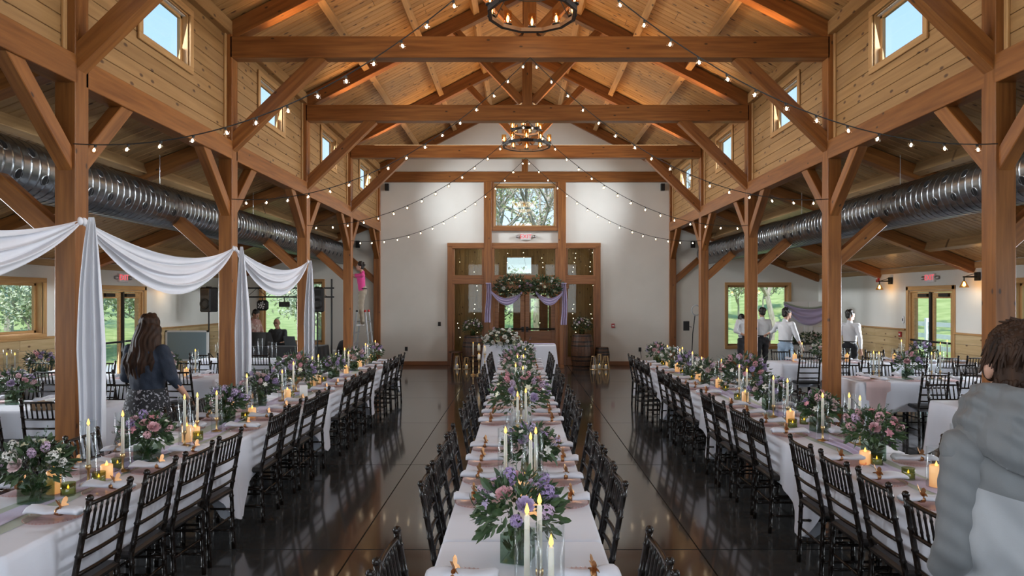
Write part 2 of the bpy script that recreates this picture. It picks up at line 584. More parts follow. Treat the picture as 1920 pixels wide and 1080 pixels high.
# timber bents
FN = ['seventh', 'sixth', 'nearest visible', 'second visible', 'third visible', 'fourth visible', 'end wall']
def bent(i, Y):
    o = Vector((0, Y, 0))
    lab = {0: 'stained timber frame at the back of the hall behind the camera', 1: 'stained timber frame just out of view beside the camera',
           2: 'stained timber frame whose posts stand nearest the camera', 3: 'stained timber frame with the topmost full tie beam in view',
           4: 'stained timber frame with the second tie beam from the camera', 5: 'stained timber frame behind the far chandelier, third tie beam',
           6: 'stained timber frame set against the white end wall'}[i]
    t = thing('timber_frame', lab, 'timber frame', o, kind='structure')
    ym = Y + .095
    for s in (-1, 1):
        timber('post', (s * 4.265, ym, 0), (s * 4.265, ym, 5.75), .19, .19, M['timber'], t, (0, 1, 0), o)
        x0, x1 = 4.33, 0.0
        timber('rafter', (s * x0, ym, raf(x0) + .135), (0, ym, raf(0) + .135), .17, .245, M['timber'], t, (0, 0, 1), o)
        if i != 6:
            timber('knee_brace', (s * 4.25, ym, 4.05), (s * 2.93, ym, 5.33), .14, .19, M['timber'], t, (0, 0, 1), o)
        timber('aisle_rafter', (s * 4.3, ym, araf(4.3) + .105), (s * 8.5, ym, araf(8.5) + .105), .17, .20, M['timber'], t, (0, 0, 1), o)
        timber('aisle_brace', (s * 4.3, ym, 2.42), (s * 5.6, ym, araf(5.6) + .06), .14, .17, M['timber'], t, (0, 0, 1), o)
        for d in (-1, 1):
            if i == 6 and d == 1: continue
            ye = Y if d < 0 else Y + .19
            timber('plate_brace', (s * 4.265, ye - d * .06, 3.12), (s * 4.265, ye + d * .74, 3.93), .13, .15, M['timber'], t, (0, 0, 1), o)
        if i != 6:
            timber('strut', (s * .10, ym, 5.66), (s * 1.42, ym, 7.02 + .05), .12, .15, M['timber'], t, (0, 0, 1), o)
    timber('tie_beam', (-4.2, ym, 5.44), (4.2, ym, 5.44), .19, .30, M['timber'], t, (0, 0, 1), o)
    timber('king_post', (0, ym, 5.58), (0, ym, 7.66), .18, .18, M['timber'], t, (0, 1, 0), o)
    if i == 6:
        for s in (-1, 1):
            timber('wall_post', (s * 1.07, ym, 0), (s * 1.07, ym, 5.30), .225, .19, M['timber'], t, (0, 1, 0), o)
for i, Y in enumerate(BENTS):
    bent(i, Y)

# nave ceiling: deck, purlins, ridge, planks up the slope
def ceiling(name, xa, xb, zf, step, y_start, purlins, mat, parent_label):
    """planks from xa (low) to xb (high) for one roof slope"""
    za, zb = zf(xa), zf(xb)
    d = Vector((xb - xa, 0, zb - za))
    L = d.length
    d.normalize()
    n = Vector((-d.z, 0, d.x))
    if n.z < 0: n = -n
    s = n.cross(d)
    root = MB()
    root.add([(xa, Y0 - .2, za + .05), (xb, Y0 - .2, zb + .05), (xb, Y1 + .4, zb + .05), (xa, Y1 + .4, za + .05),
              (xa, Y0 - .2, za + .2), (xb, Y0 - .2, zb + .2), (xb, Y1 + .4, zb + .2), (xa, Y1 + .4, za + .2)],
             [(0, 3, 2, 1), (4, 5, 6, 7), (0, 1, 5, 4), (1, 2, 6, 5), (2, 3, 7, 6), (3, 0, 4, 7)])
    r = struct(name, root, M['joint'])
    r['label'] = parent_label
    R3 = Matrix((d, s, n)).transposed().to_4x4()
    meshes = {}
    def pm(l, w):
        k = (round(l, 3), w)
        if k not in meshes:
            meshes[k] = MB().cbox(-l / 2, l / 2, -w / 2 + .004, w / 2 - .004, 0, .03, .006).mesh(mat)
        return meshes[k]
    y = Y0 - .1
    while y < Y1:
        w = step if y >= y_start else step * 4
        segs = [(0, L)]
        if y >= y_start:
            k = RN.choice((0, 0, .3, .45, .6, .72))
            if k: segs = [(0, L * k - .003), (L * k + .003, L)]
        for a, b in segs:
            Mx = R3.copy()
            Mx.translation = Vector((xa, y + w / 2, za)) + d * (a + b) / 2
            new('plank', pm(b - a, w), r, None, Mx)
        y += w
    for px in purlins:
        for k in range(len(BENTS) - 1):
            ya, yb = BENTS[k] + .15, BENTS[k + 1] + .04
            sg = 1 if xa > 0 else -1
            zc = zf(px) - .075
            timber('purlin', (sg * px, ya, zc), (sg * px, yb, zc), .12, .17, mat, r, n)
    return r
for s, nm in ((-1, 'left'), (1, 'right')):
    ceiling('ceiling_nave_' + nm, s * 4.56, s * .0, roof, .14, 7.4, (1.0, 2.05, 3.08), M['pine'], 'pine plank slope of the high ceiling, %s side' % nm)
    ceiling('ceiling_aisle_' + nm, s * 9.2, s * 4.41, aroof, .14, 5.0, (5.45, 6.55, 7.6), M['pine_aisle'], 'low pine plank ceiling over the %s side aisle' % nm)

# clerestory walls with plate beams, boards and windows
WINS = [(a + .19 + b) / 2 for a, b in zip(BENTS[:-1], BENTS[1:])]
WH = .53                            # half width of a clerestory opening
wnum = [0]
def clerestory(s, nm):
    o = Vector((0, 0, 0))
    out = MB()
    xa, xb = s * 4.30, s * 4.40
    xa, xb = min(xa, xb), max(xa, xb)
    prev = Y0
    for yc in WINS:
        out.box(xa, xb, prev, yc - WH, 3.95, 5.95)
        out.box(xa, xb, yc - WH, yc + WH, 3.95, 4.82)
        out.box(xa, xb, yc - WH, yc + WH, 5.42, 5.95)
        prev = yc + WH
    out.box(xa, xb, prev, Y1, 3.95, 5.95)
    r = struct('wall_clerestory_' + nm, out, M['paint'])
    r['label'] = 'boarded upper wall with small windows above the %s row of posts' % nm
    bh = .166
    for k in range(len(BENTS) - 1):
        ya, yb = BENTS[k] + .19, BENTS[k + 1]
        timber('plate_beam', (s * 4.265, ya - .04, 4.0), (s * 4.265, yb + .04, 4.0), .19, .26, M['timber'], r)
        timber('eave_beam', (s * 4.24, ya - .04, 5.71), (s * 4.24, yb + .04, 5.71), .14, .19, M['pine_wall'], r)
        yc = WINS[k]
        for j in range(9):
            z0 = 4.13 + j * bh
            z1 = z0 + bh
            if z1 > 4.80 and z0 < 5.44:
                rng = [(ya, yc - WH - .03), (yc + WH + .03, yb)]
            else:
                rng = [(ya, yb)]
            for a, b in rng:
                timber('board', (s * 4.285, a, (z0 + z1) / 2), (s * 4.285, b, (z0 + z1) / 2), .03, bh - .006, M['pine_wall'], r, ch=.004)
        for y in (ya + .025, yb - .025):
            timber('corner_trim', (s * 4.255, y, 4.13), (s * 4.255, y, 5.62), .05, .03, M['trimwood'], r, (1, 0, 0))
    for yc in WINS:
        window(s, 'x', s * 4.27, yc - WH, yc + WH, 4.80, 5.44, s * .13, M['trimwood'], .055)

def window(s, axis, pos, a0, a1, z0, z1, depth, fm, fw=.07, mull=0, casing=True):
    """framed window in a wall; axis is the wall's normal axis, depth goes outward"""
    wnum[0] += 1
    t = thing('window_%d' % wnum[0], None, None, (0, 0, 0), kind='structure')
    def P(a, z, d):
        return (pos + d, a, z) if axis == 'x' else (a, pos + d, z)
    up = (1, 0, 0) if axis == 'x' else (0, 1, 0)
    e = .02 * (1 if depth > 0 else -1)
    def bar(n, p, q, w, th, d, m=fm):
        timber(n, P(p[0], p[1], d), P(q[0], q[1], d), w, th, m, t, up, ch=.004)
    D = abs(depth)
    for z in (z0, z1):
        bar('jamb', (a0, z), (a1, z), .025, D, depth / 2)
    for a in (a0, a1):
        bar('jamb', (a, z0), (a, z1), .025, D, depth / 2)
    if casing:
        for z in (z0 - .04, z1 + .04):
            bar('casing', (a0 - .08, z), (a1 + .08, z), .08, .025, -e)
        for a in (a0 - .04, a1 + .04):
            bar('casing', (a, z0), (a, z1), .08, .025, -e)
    d2 = depth * .72
    for z in (z0 + fw / 2, z1 - fw / 2):
        bar('sash', (a0, z), (a1, z), fw, .045, d2)
    for a in (a0 + fw / 2, a1 - fw / 2):
        bar('sash', (a, z0), (a, z1), fw, .045, d2)
    for k in range(mull):
        a = a0 + (a1 - a0) * (k + 1) / (mull + 1)
        bar('mullion', (a, z0), (a, z1), fw, .045, d2)
    g = MB()
    if axis == 'x': g.box(pos + d2 - .003, pos + d2 + .003, a0 + fw, a1 - fw, z0 + fw, z1 - fw)
    else: g.box(a0 + fw, a1 - fw, pos + d2 - .003, pos + d2 + .003, z0 + fw, z1 - fw)
    g.build('pane', M['glass'], t)
    return t
clerestory(-1, 'left')
clerestory(1, 'right')

# aisle side walls
SWINS = [(-.9, .95), (2.8, 4.65), (6.4, 8.25), (10.0, 11.85)]  # windows short of the farthest are out of view, added for daylight
DOORY = (13.52, 15.04)
def side_wall(s, nm):
    x0, x1 = sorted((s * WALLX, s * (WALLX + .18)))
    w = MB()
    cuts = [Y0] + [v for p in SWINS + [DOORY] for v in p] + [Y1]
    ztop = aroof(WALLX) + .06
    for k in range(0, len(cuts) - 1):
        a, b = cuts[k], cuts[k + 1]
        if k % 2 == 0:
            w.box(x0, x1, a, b, 0, ztop)
        elif (a, b) == DOORY:
            w.box(x0, x1, a, b, 2.10, ztop)
        else:
            w.box(x0, x1, a, b, 0, 1.30)
            w.box(x0, x1, a, b, 2.20, ztop)
    r = struct('wall_' + nm, w, M['paint'])
    r['label'] = 'white side wall with knotty pine wainscot, %s aisle' % nm
    spans = [(Y0, DOORY[0] - .1), (DOORY[1] + .1, Y1)]
    for a, b in spans:
        for j in range(6):
            z = .10 + j * .186 + .093
            y = a
            off = (j % 2) * 1.3
            while y < b - .05:
                e = min(b, y + 2.6 - (off if y == a else 0))
                timber('wainscot_board', (s * (WALLX - .01), y + .002, z), (s * (WALLX - .01), e - .002, z), .022, .182, M['wainscot'], r, ch=.004)
                y = e
        timber('cap_rail', (s * (WALLX - .03), a, 1.235), (s * (WALLX - .03), b, 1.235), .07, .035, M['trimwood'], r)
        timber('base_rail', (s * (WALLX - .018), a, .05), (s * (WALLX - .018), b, .05), .03, .10, M['trimwood'], r)
    timber('ceiling_trim', (s * (WALLX - .015), Y0, 2.56), (s * (WALLX - .015), Y1, 2.56), .03, .12, M['pine_aisle'], r)
    for a, b in SWINS:
        window(s, 'x', s * WALLX, a, b, 1.31, 2.20, s * .17, M['trimwood'], .06)
dnum = [0]
def side_door(s, nm):
    dnum[0] += 1
    t = thing('door_%d' % dnum[0], 'glazed double door with dark push bars in the %s side wall' % nm, None, (s * WALLX, 0, 0), kind='structure')
    o = Vector(t.location)
    y0, y1 = DOORY
    ym = (y0 + y1) / 2
    xx = s * (WALLX + .06)
    for y in (y0 - .045, y1 + .045):
        timber('casing', (s * (WALLX - .012), y, 0), (s * (WALLX - .012), y, 2.19), .09, .03, M['trimwood'], t, (1, 0, 0), o)
    timber('casing', (s * (WALLX - .012), y0 - .09, 2.15), (s * (WALLX - .012), y1 + .09, 2.15), .09, .03, M['trimwood'], t, (1, 0, 0), o)
    for y in (y0 + .02, y1 - .02):
        timber('jamb', (s * (WALLX + .09), y, 0), (s * (WALLX + .09), y, 2.1), .04, .18, M['trimwood'], t, (1, 0, 0), o)
    timber('jamb', (s * (WALLX + .09), y0, 2.08), (s * (WALLX + .09), y1, 2.08), .04, .18, M['trimwood'], t, (1, 0, 0), o)
    for a, b in ((y0 + .04, ym - .004), (ym + .004, y1 - .04)):
        lf = MB()
        for p, q in ((a, a + .09), (b - .09, b)):
            lf.box(xx - .022 - o.x, xx + .022 - o.x, p, q, .02, 2.05)
        lf.box(xx - .022 - o.x, xx + .022 - o.x, a + .09, b - .09, 1.93, 2.05)
        lf.box(xx - .022 - o.x, xx + .022 - o.x, a + .09, b - .09, .02, .24)
        leaf = lf.build('door_leaf', M['trimwood'], t)
        MB().box(xx - .004 - o.x, xx + .004 - o.x, a + .09, b - .09, .24, 1.93).build('pane', M['glass'], leaf)
        MB().tube([(xx - s * .07 - o.x, a + .04, 1.02), (xx - s * .07 - o.x, b - .04, 1.02)], .022, 8).build('push_bar', M['iron'], leaf)
        MB().box(min(xx - s * .07, xx - s * .02) - o.x, max(xx - s * .07, xx - s * .02) - o.x, a + .1, a + .42, 1.96, 2.03).build('door_closer', M['iron'], leaf)
    MB().box(xx - .035 - s * .03 - o.x, xx + .035 - s * .03 - o.x, ym - .03, ym + .03, .02, 2.07).build('centre_post', M['iron'], t)
for s, nm in ((-1, 'left'), (1, 'right')):
    side_wall(s, nm)
    side_door(s, nm)

# end wall, with the glazed entrance, the upper window and two aisle windows
ew = MB()
ya, yb = 19.60, 19.78
LW, RW = (-7.60, -5.86, .66, 2.42), (5.86, 7.62, .56, 2.32)
ew.box(-4.4, -2.22, ya, yb, 0, 5.3); ew.box(2.17, 4.4, ya, yb, 0, 5.3)
ew.box(-2.22, 2.17, ya, yb, 3.53, 4.02); ew.box(-2.22, -.88, ya, yb, 4.02, 5.3); ew.box(.88, 2.17, ya, yb, 4.02, 5.3); ew.box(-.88, .88, ya, yb, 5.18, 5.3)
ew.prism([(-4.4, 5.3), (4.4, 5.3), (4.4, roof(4.4) + .06), (0, roof(0) + .06), (-4.4, roof(4.4) + .06)], 'y', ya, yb)
for s, W in ((-1, LW), (1, RW)):
    a, b, c, d = W
    lo, hi = (-WALLX, -4.4) if s < 0 else (4.4, WALLX)
    ew.box(lo, a, ya, yb, 0, d); ew.box(b, hi, ya, yb, 0, d); ew.box(a, b, ya, yb, 0, c)
    ew.prism([(lo, d), (hi, d), (hi, aroof(hi) + .06), (lo, aroof(lo) + .06)], 'y', ya, yb)
r = struct('wall_end', ew, M['paint'])
r['label'] = 'white gable wall at the far end of the hall'
for k, (a, b) in enumerate(((-8.5, -4.37), (-4.16, -2.22), (2.17, 4.16), (4.37, 8.5))):
    bb = timber('baseboard_end_%d' % (k + 1), (a, 19.585, .06), (b, 19.585, .06), .03, .12, M['redtrim'])
    bb['kind'] = 'structure'
window(1, 'y', 19.60, -.88, .88, 4.02, 5.18, .16, M['trimwood'], .04)
for W in (LW, RW):
    window(1, 'y', 19.60, W[0], W[1], W[2], W[3], .17, M['trimwood'], .06)
# casing of the upper window, darker
tr = thing('trim_1', 'reddish timber surround of the upper end window', None, (0, 19.5, 4.0), kind='structure')
o = Vector(tr.location)
timber('sill_beam', (-.96, 19.56, 3.95), (.96, 19.56, 3.95), .08, .13, M['redtrim'], tr, (0, 0, 1), o)
for s in (-1, 1):
    timber('side_board', (s * .925, 19.56, 4.0), (s * .925, 19.56, 5.29), .07, .08, M['redtrim'], tr, (0, 1, 0), o)

# entrance screen
dnum[0] += 1
es = thing('door_%d' % dnum[0], 'timber entrance screen with glass transoms, sidelights and double doors', None, (0, 19.6, 0), kind='structure')
o = Vector(es.location)
def em(n, p, q, w, th=.10, y=19.58, m='redtrim'):
    return timber(n, (p[0], y, p[1]), (q[0], y, q[1]), w, th, M[m], es, (0, 1, 0), o)
em('head', (-2.24, 3.48), (2.19, 3.48), .12)
for x in (-2.16, 2.11):
    em('outer_stile', (x, 0), (x, 3.44), .15)
for a, b in ((-2.09, -1.18), (1.18, 2.04)):
    em('rail', (a, 2.48), (b, 2.48), .26)
    em('sill_rail', (a, .13), (b, .13), .24)
    em('inner_frame', (a, 3.40), (b, 3.40), .05, .14)
    for x in (a + .03, b - .03):
        em('inner_frame', (x, .25), (x, 3.40), .06, .12, 19.60)
    MB().box(a, b, .035, .045, .25, 2.35).build('pane', M['tintglass'], es)
    MB().box(a, b, .035, .045, 2.61, 3.40).build('pane', M['tintglass'], es)
em('rail', (-.96, 2.48), (.96, 2.48), .26)
em('inner_frame', (-.96, 3.40), (.96, 3.40), .06, .14)
for x in (-.92, .92):
    em('inner_frame', (x, 0), (x, 3.40), .09, .14)
MB().box(-.9, .9, .035, .045, 2.61, 3.38).build('pane', M['tintglass'], es)
for s in (-1, 1):
    lf = MB()
    a, b = (.012, .88)
    for p, q in ((a, a + .12), (b - .12, b)):
        x0, x1 = sorted((s * p, s * q))
        lf.cbox(x0, x1, -.03, .02, .01, 2.35, .004)
    for z0, z1 in ((.01, .26), (.78, 1.0), (2.22, 2.35)):
        x0, x1 = sorted((s * (a + .12), s * (b - .12)))
        lf.box(x0, x1, -.03, .02, z0, z1)
    x0, x1 = sorted((s * (a + .12), s * (b - .12)))
    lf.box(x0, x1, -.015, .01, .26, .78)
    leaf = lf.build('door_leaf', M['redtrim'], es)
    MB().box(x0, x1, -.01, -.004, 1.0, 2.22).build('pane', M['tintglass'], leaf)
    MB().tube([(s * .04, -.10, 1.06), (s * .86, -.10, 1.06)], .026, 8).build('push_bar', M['iron'], leaf)
    MB().box(min(s * .03, s * .10), max(s * .03, s * .10), -.11, -.03, .98, 1.12).build('latch_case', M['iron'], leaf)

# vestibule behind the glass: boarded room with its own outer door and an added window
vb = MB()
VY = 22.3
vb.box(-2.5, -2.4, 19.78, VY, 0, 3.7); vb.box(2.4, 2.5, 19.78, VY, 0, 3.7); vb.box(-2.5, 2.5, 19.78, VY, 3.6, 3.7)
for a, b, c, d in ((-2.4, -.95, 0, 3.6), (.80, 2.4, 0, 3.6), (-.95, .80, 2.1, 2.72), (-.95, .80, 3.34, 3.6), (-.95, -.62, 2.72, 3.34), (.28, .80, 2.72, 3.34)):
    vb.box(a, b, VY, VY + .1, c, d)
vst = struct('wall_vestibule', vb, M['pine_aisle'])
vst['label'] = 'boarded vestibule behind the entrance glass'
for k in range(34):
    x = -2.38 + k * .141
    segs = [(0, 3.58)]
    if -.95 < x + .07 < .80:
        segs = [(2.1, 3.58)] if not (-.62 < x + .07 < .28) else [(2.1, 2.72), (3.34, 3.58)]
    for a, b in segs:
        timber('board', (x + .07, VY - .012, a), (x + .07, VY - .012, b), .137, .022, M['pine_aisle'], vst, (0, 1, 0), ch=.004)
for s in (-1, 1):
    for k in range(18):
        timber('board', (s * 2.388, 19.85 + k * .14, 0), (s * 2.388, 19.85 + k * .14, 3.58), .136, .022, M['pine_aisle'], vst, (1, 0, 0), ch=.004)
window(1, 'y', VY, -.62, .28, 2.72, 3.34, .08, M['trimwood'], .05, casing=False)  # added window standing in for a bright reflection in the transom
dnum[0] += 1
vd = thing('door_%d' % dnum[0], 'outer glazed double door seen through the entrance glass', None, (0, VY, 0), kind='structure')
for a, b in ((-.93, -.08), (-.07, .78)):
    lf = MB()
    m0, m1 = (a + b) / 2 - .14, (a + b) / 2 + .14
    for p, q in ((a, m0), (m1, b)):
        lf.box(p, q, .02, .07, 0, 2.08)
    for p, q in ((0, .85), (1.94, 2.08)):
        lf.box(m0, m1, .02, .07, p, q)
    leaf = lf.build('door_leaf', M['redtrim'], vd)
    MB().box(m0, m1, .04, .05, .85, 1.94).build('pane', M['glass'], leaf)

# unseen back wall; its tall windows are added to hold the fill lights
bw = MB()
ops = [(-7.5, -5.3, .65, 2.55), (-3.35, -1.45, 1.1, 4.1), (-1.0, 1.0, 1.1, 4.1), (1.45, 3.35, 1.1, 4.1), (5.3, 7.5, .65, 2.55)]
prev = -WALLX
for a, b, c, d in ops:
    top = 5.3 if abs(a + b) / 2 < 4.4 else 2.6
    bw.box(prev, a, Y0 - .18, Y0, 0, 2.6)
    bw.box(a, b, Y0 - .18, Y0, 0, c)
    bw.box(a, b, Y0 - .18, Y0, d, max(top, 2.6))
    prev = b
bw.box(prev, WALLX, Y0 - .18, Y0, 0, 2.6)
for a, b in ((-4.4, -3.35), (-1.45, -1.0), (1.0, 1.45), (3.35, 4.4)):
    bw.box(a, b, Y0 - .18, Y0, 2.6, 5.3)
bw.prism([(-4.4, 5.3), (4.4, 5.3), (4.4, roof(4.4)), (0, roof(0)), (-4.4, roof(4.4))], 'y', Y0 - .18, Y0)
for s in (-1, 1):
    lo, hi = (-WALLX, -4.4) if s < 0 else (4.4, WALLX)
    bw.prism([(lo, 2.6), (hi, 2.6), (hi, aroof(hi)), (lo, aroof(lo))], 'y', Y0 - .18, Y0)
r = struct('wall_back', bw, M['paint'])
r['label'] = 'white wall behind the camera with tall windows added for fill light'
for a, b, c, d in ops:
    window(1, 'y', Y0, a, b, c, d, -.16, M['trimwood'], .06, 1)
# ------------------------------------------------------------------ fixtures of the hall
# spiral ducts with punched holes
def duct(s, nm):
    R, xc, zc = .29, 5.16, 3.20
    t = thing('spiral_duct', 'round galvanised spiral duct with punched holes, hung along the %s aisle' % nm, 'duct', (s * xc, -2.5, zc))
    n = 40
    def prof(y, r): return [(r * math.cos(2 * PI * k / n), y, r * math.sin(2 * PI * k / n)) for k in range(n)]
    L = 21.7
    body = MB()
    rings = [prof(0, .02), prof(0, R)]
    y = .10
    while y < L - .05:
        rings += [prof(y - .02, R), prof(y - .008, R), prof(y - .003, R + .005), prof(y + .003, R + .005), prof(y + .008, R), prof(y + .02, R)]
        y += .118
    rings += [prof(L, R), prof(L, .02)]
    vs = [p for r in rings for p in r]
    fs = [(i * n + k, i * n + (k + 1) % n, (i + 1) * n + (k + 1) % n, (i + 1) * n + k) for i in range(len(rings) - 1) for k in range(n)]
    body.add(vs, fs).build('duct_body', M['galv'], t, True)
    # punched holes: shade inside painted as dark raised discs, with a rolled rim
    for ang, ph in ((28, 0.0), (-22, .18)):
        a = math.radians(180 - ang if s > 0 else ang)
        hole_shade = MB()
        m = 14
        for rr, dr in ((.043, .004), (.034, .011), (.03, .011)):
            pass
        def pt(r, k, lift):
            g = 2 * PI * k / m
            aa = a + r * math.cos(g) / R
            return ((R + lift) * math.cos(aa), r * math.sin(g), (R + lift) * math.sin(aa))
        vs = [pt(.047, k, .004) for k in range(m)] + [pt(.0, 0, .004)]
        hole_shade.add(vs, [(m, k, (k + 1) % m) for k in range(m)])
        hm = hole_shade.mesh(M['hole_shade'])
        rim = MB().add([pt(.047, k, .003) for k in range(m)] + [pt(.053, k, .007) for k in range(m)] + [pt(.060, k, .001) for k in range(m)],
                       [(j * m + k, j * m + (k + 1) % m, (j + 1) * m + (k + 1) % m, (j + 1) * m + k) for j in range(2) for k in range(m)]).mesh(M['galv'], True)
        y = 7.3 + ph
        while y < L - .2:
            h = new('vent_hole', hm, t, (0, y, 0))
            new('rim', rim, h)
            y += .36
    for y in (5.0, 8.5, 11.9, 15.2, 18.5, 21.5):
        MB().tube([(0, y + .04, R), (0, y + .04, aroof(xc) - zc)], .004, 5).build('hanger_rod', M['steel'], t)
duct(-1, 'left')
duct(1, 'right')

# strips of warm uplight lying along the top of the tie beams
for i, Y in enumerate(BENTS):
    if i < 2 or i == 6: continue
    lab = {2: 'nearest', 3: 'second', 4: 'third', 5: 'fourth'}[i]
    for s, sn in ((-1, 'left'), (1, 'right')):
        t = thing('light_strip', 'slim warm light strip on top of the %s tie beam, %s half' % (lab, sn), 'light strip', (s * 2.0, Y + .095, 5.592), group='tie beam light strips')
        MB().box(-1.65, 1.65, -.025, .025, 0, .012).build('channel', M['iron'], t)
        MB().box(-1.63, 1.63, -.012, .012, .012, .018).build('diffuser', M['led'], t)
        light('strip_light', 'AREA', (s * 2.0, Y + .095, 5.615), (PI, 0, 0), 22, WARM, 3.2, .03, 150)

# chandeliers: two polygon rings carrying glass candle lamps
def chandelier(Y, lab):
    z = 5.20
    t = thing('chandelier', lab, 'chandelier', (0, Y, z), group='two-tier ring chandeliers')
    lampglass = MB().lathe([(.040, .02), (.048, .03), (.048, .165), (.046, .165), (.046, .03), (.0, .022)], 14).mesh(M['amberglass'], True)
    cup = MB().lathe([(0, 0), (.05, 0), (.052, .012), (.03, .02), (0, .02)], 12).mesh(M['iron'])
    bulb = MB().lathe([(0, .03), (.010, .035), (.016, .07), (.010, .105), (0, .12)], 8).mesh(M['filament'], True)
    for R, dz, nl in ((.525, 0, 10), (.33, .30, 6)):
        n = 12
        ring, liner = MB(), MB()
        def rp(r, k): return (r * math.cos(2 * PI * k / n + PI / n), r * math.sin(2 * PI * k / n + PI / n))
        for mb_, r0, r1, z0, z1 in ((ring, R - .012, R, -.03, .03), (liner, R - .045, R - .012, -.022, .022)):
            vs = [(*rp(r, k), dz + zz) for r, zz in ((r0, z0), (r1, z0), (r1, z1), (r0, z1)) for k in range(n)]
            mb_.add(vs, [(j * n + k, j * n + (k + 1) % n, ((j + 1) % 4) * n + (k + 1) % n, ((j + 1) % 4) * n + k) for j in range(4) for k in range(n)])
        rg = ring.build('ring', M['iron'], t)
        liner.build('wood_liner', M['barrel'], rg)
        for k in range(nl):
            a = 2 * PI * k / nl + .3
            c = new('candle_cup', cup, t, (R * .955 * math.cos(a), R * .955 * math.sin(a), dz + .03))
            new('glass_shade', lampglass, c)
            new('bulb', bulb, c)
    for k in range(3):
        a = 2 * PI * k / 3 + .5
        pts = [(.52 * math.cos(a), .52 * math.sin(a), .03), (.33 * math.cos(a), .33 * math.sin(a), .30), (.02 * math.cos(a), .02 * math.sin(a), 1.25)]
        MB().tube(pts, .006, 6).build('chain', M['iron'], t)
    MB().tube([(0, 0, 1.22), (0, 0, roof(0) - z)], .008, 6).build('hanging_rod', M['iron'], t)
    MB().lathe([(0, 0), (.05, .0), (.06, .04), (0, .05)], 12, (0, 0, roof(0) - z - .06)).build('canopy', M['iron'], t)
    light('chandelier_light', 'POINT', (0, Y, z + .35), (0, 0, 0), 45, (1.0, .72, .42), .45)
chandelier(7.8, 'black two-ring candle chandelier cut off by the top of the picture')
chandelier(14.49, 'smaller-looking black two-ring candle chandelier hanging before the end wall')
chandelier(1.1, 'black two-ring candle chandelier hanging behind the camera')

# string lights: two swags per bent, tie beam centre to post
bulb_m = MB().lathe([(0, -.078), (.016, -.074), (.028, -.058), (.031, -.044), (.026, -.028), (.012, -.014), (0, -.012)], 12).mesh(M['bulbglass'], True)
core_m = MB().lathe([(0, -.060), (.008, -.056), (.011, -.044), (.007, -.030), (0, -.024)], 8).mesh(M['bulb'], True)
sock_m = MB().lathe([(0, .006), (.011, .006), (.012, -.016), (0, -.016)], 8).mesh(M['blackmatte'])
def swag(i, s):
    Y = BENTS[i] - .03
    Y -= .03
    lab = 'string of round bulbs draped from the %s tie beam to its %s post' % ({2: 'nearest', 3: 'second', 4: 'third', 5: 'fourth'}[i], 'left' if s < 0 else 'right')
    t = thing('string_lights', lab, 'string lights', (0, Y, 0), group='string light swags')
    jz = RN.uniform(-.03, .03)
    def P(u):
        w = 1 - u
        return Vector((s * 4.15 * u, 0, 3.30 + 2.22 * w * w - .25 * w + jz * math.sin(PI * u)))
    pts = [P(k / 40) for k in range(41)]
    MB().tube(pts, .0055, 5).build('cable', M['blackmatte'], t)
    acc, nxt, k = 0.0, .12, 0
    for a, b in zip(pts[:-1], pts[1:]):
        seg = (b - a).length
        while acc + seg > nxt:
            p = a.lerp(b, (nxt - acc) / seg)
            k += 1
            tilt = Matrix.Translation(p - Vector((0, 0, .008))) @ Euler((RN.uniform(-.2, .2), RN.uniform(-.35, .35), 0)).to_matrix().to_4x4()
            so = new('socket', sock_m, t, None, tilt)
            new('bulb', bulb_m, so)
            new('filament', core_m, so)
            nxt += .295
        acc += seg
for i in (2, 3, 4, 5):
    for s in (-1, 1):
        swag(i, s)

# wall sconces with glass shades over the aisle doors
def sconce(s, y, lab):
    t = thing('wall_sconce', lab, 'wall lamp', (s * 8.47, y, 2.33), group='goose-neck wall sconces')
    MB().box(-.02, .02, -.06, .06, -.07, .09).build('back_plate', M['iron'], t)
    MB().tube([(0, 0, 0), (-s * .27, 0, 0)], .014, 8).build('arm', M['iron'], t)
    MB().tube([(0, 0, .08), (-s * .22, 0, .01)], .006, 6).build('stay', M['iron'], t)
    MB().tube([(-s * .25, 0, 0), (-s * .25, 0, -.08)], .012, 8).build('socket', M['iron'], t)
    MB().lathe([(.03, -.08), (.045, -.12), (.085, -.20), (.083, -.20), (.043, -.12), (.028, -.08)], 14, (-s * .25, 0, 0)).build('glass_shade', M['amberglass'], t, True)
    MB().lathe([(0, -.09), (.012, -.10), (.026, -.15), (.015, -.175), (0, -.18)], 10, (-s * .25, 0, 0)).build('bulb', M['filament'], t, True)
    light('sconce_light', 'POINT', (s * 8.47 - s * .25, y, 2.16), (0, 0, 0), 5, (1.0, .68, .38), .04)
for s, nm in ((-1, 'left'), (1, 'right')):
    sconce(s, 12.75, 'black wall sconce with glowing bulb on the near side of the %s aisle door' % nm)
    sconce(s, 15.75, 'black wall sconce with glowing bulb on the far side of the %s aisle door' % nm)

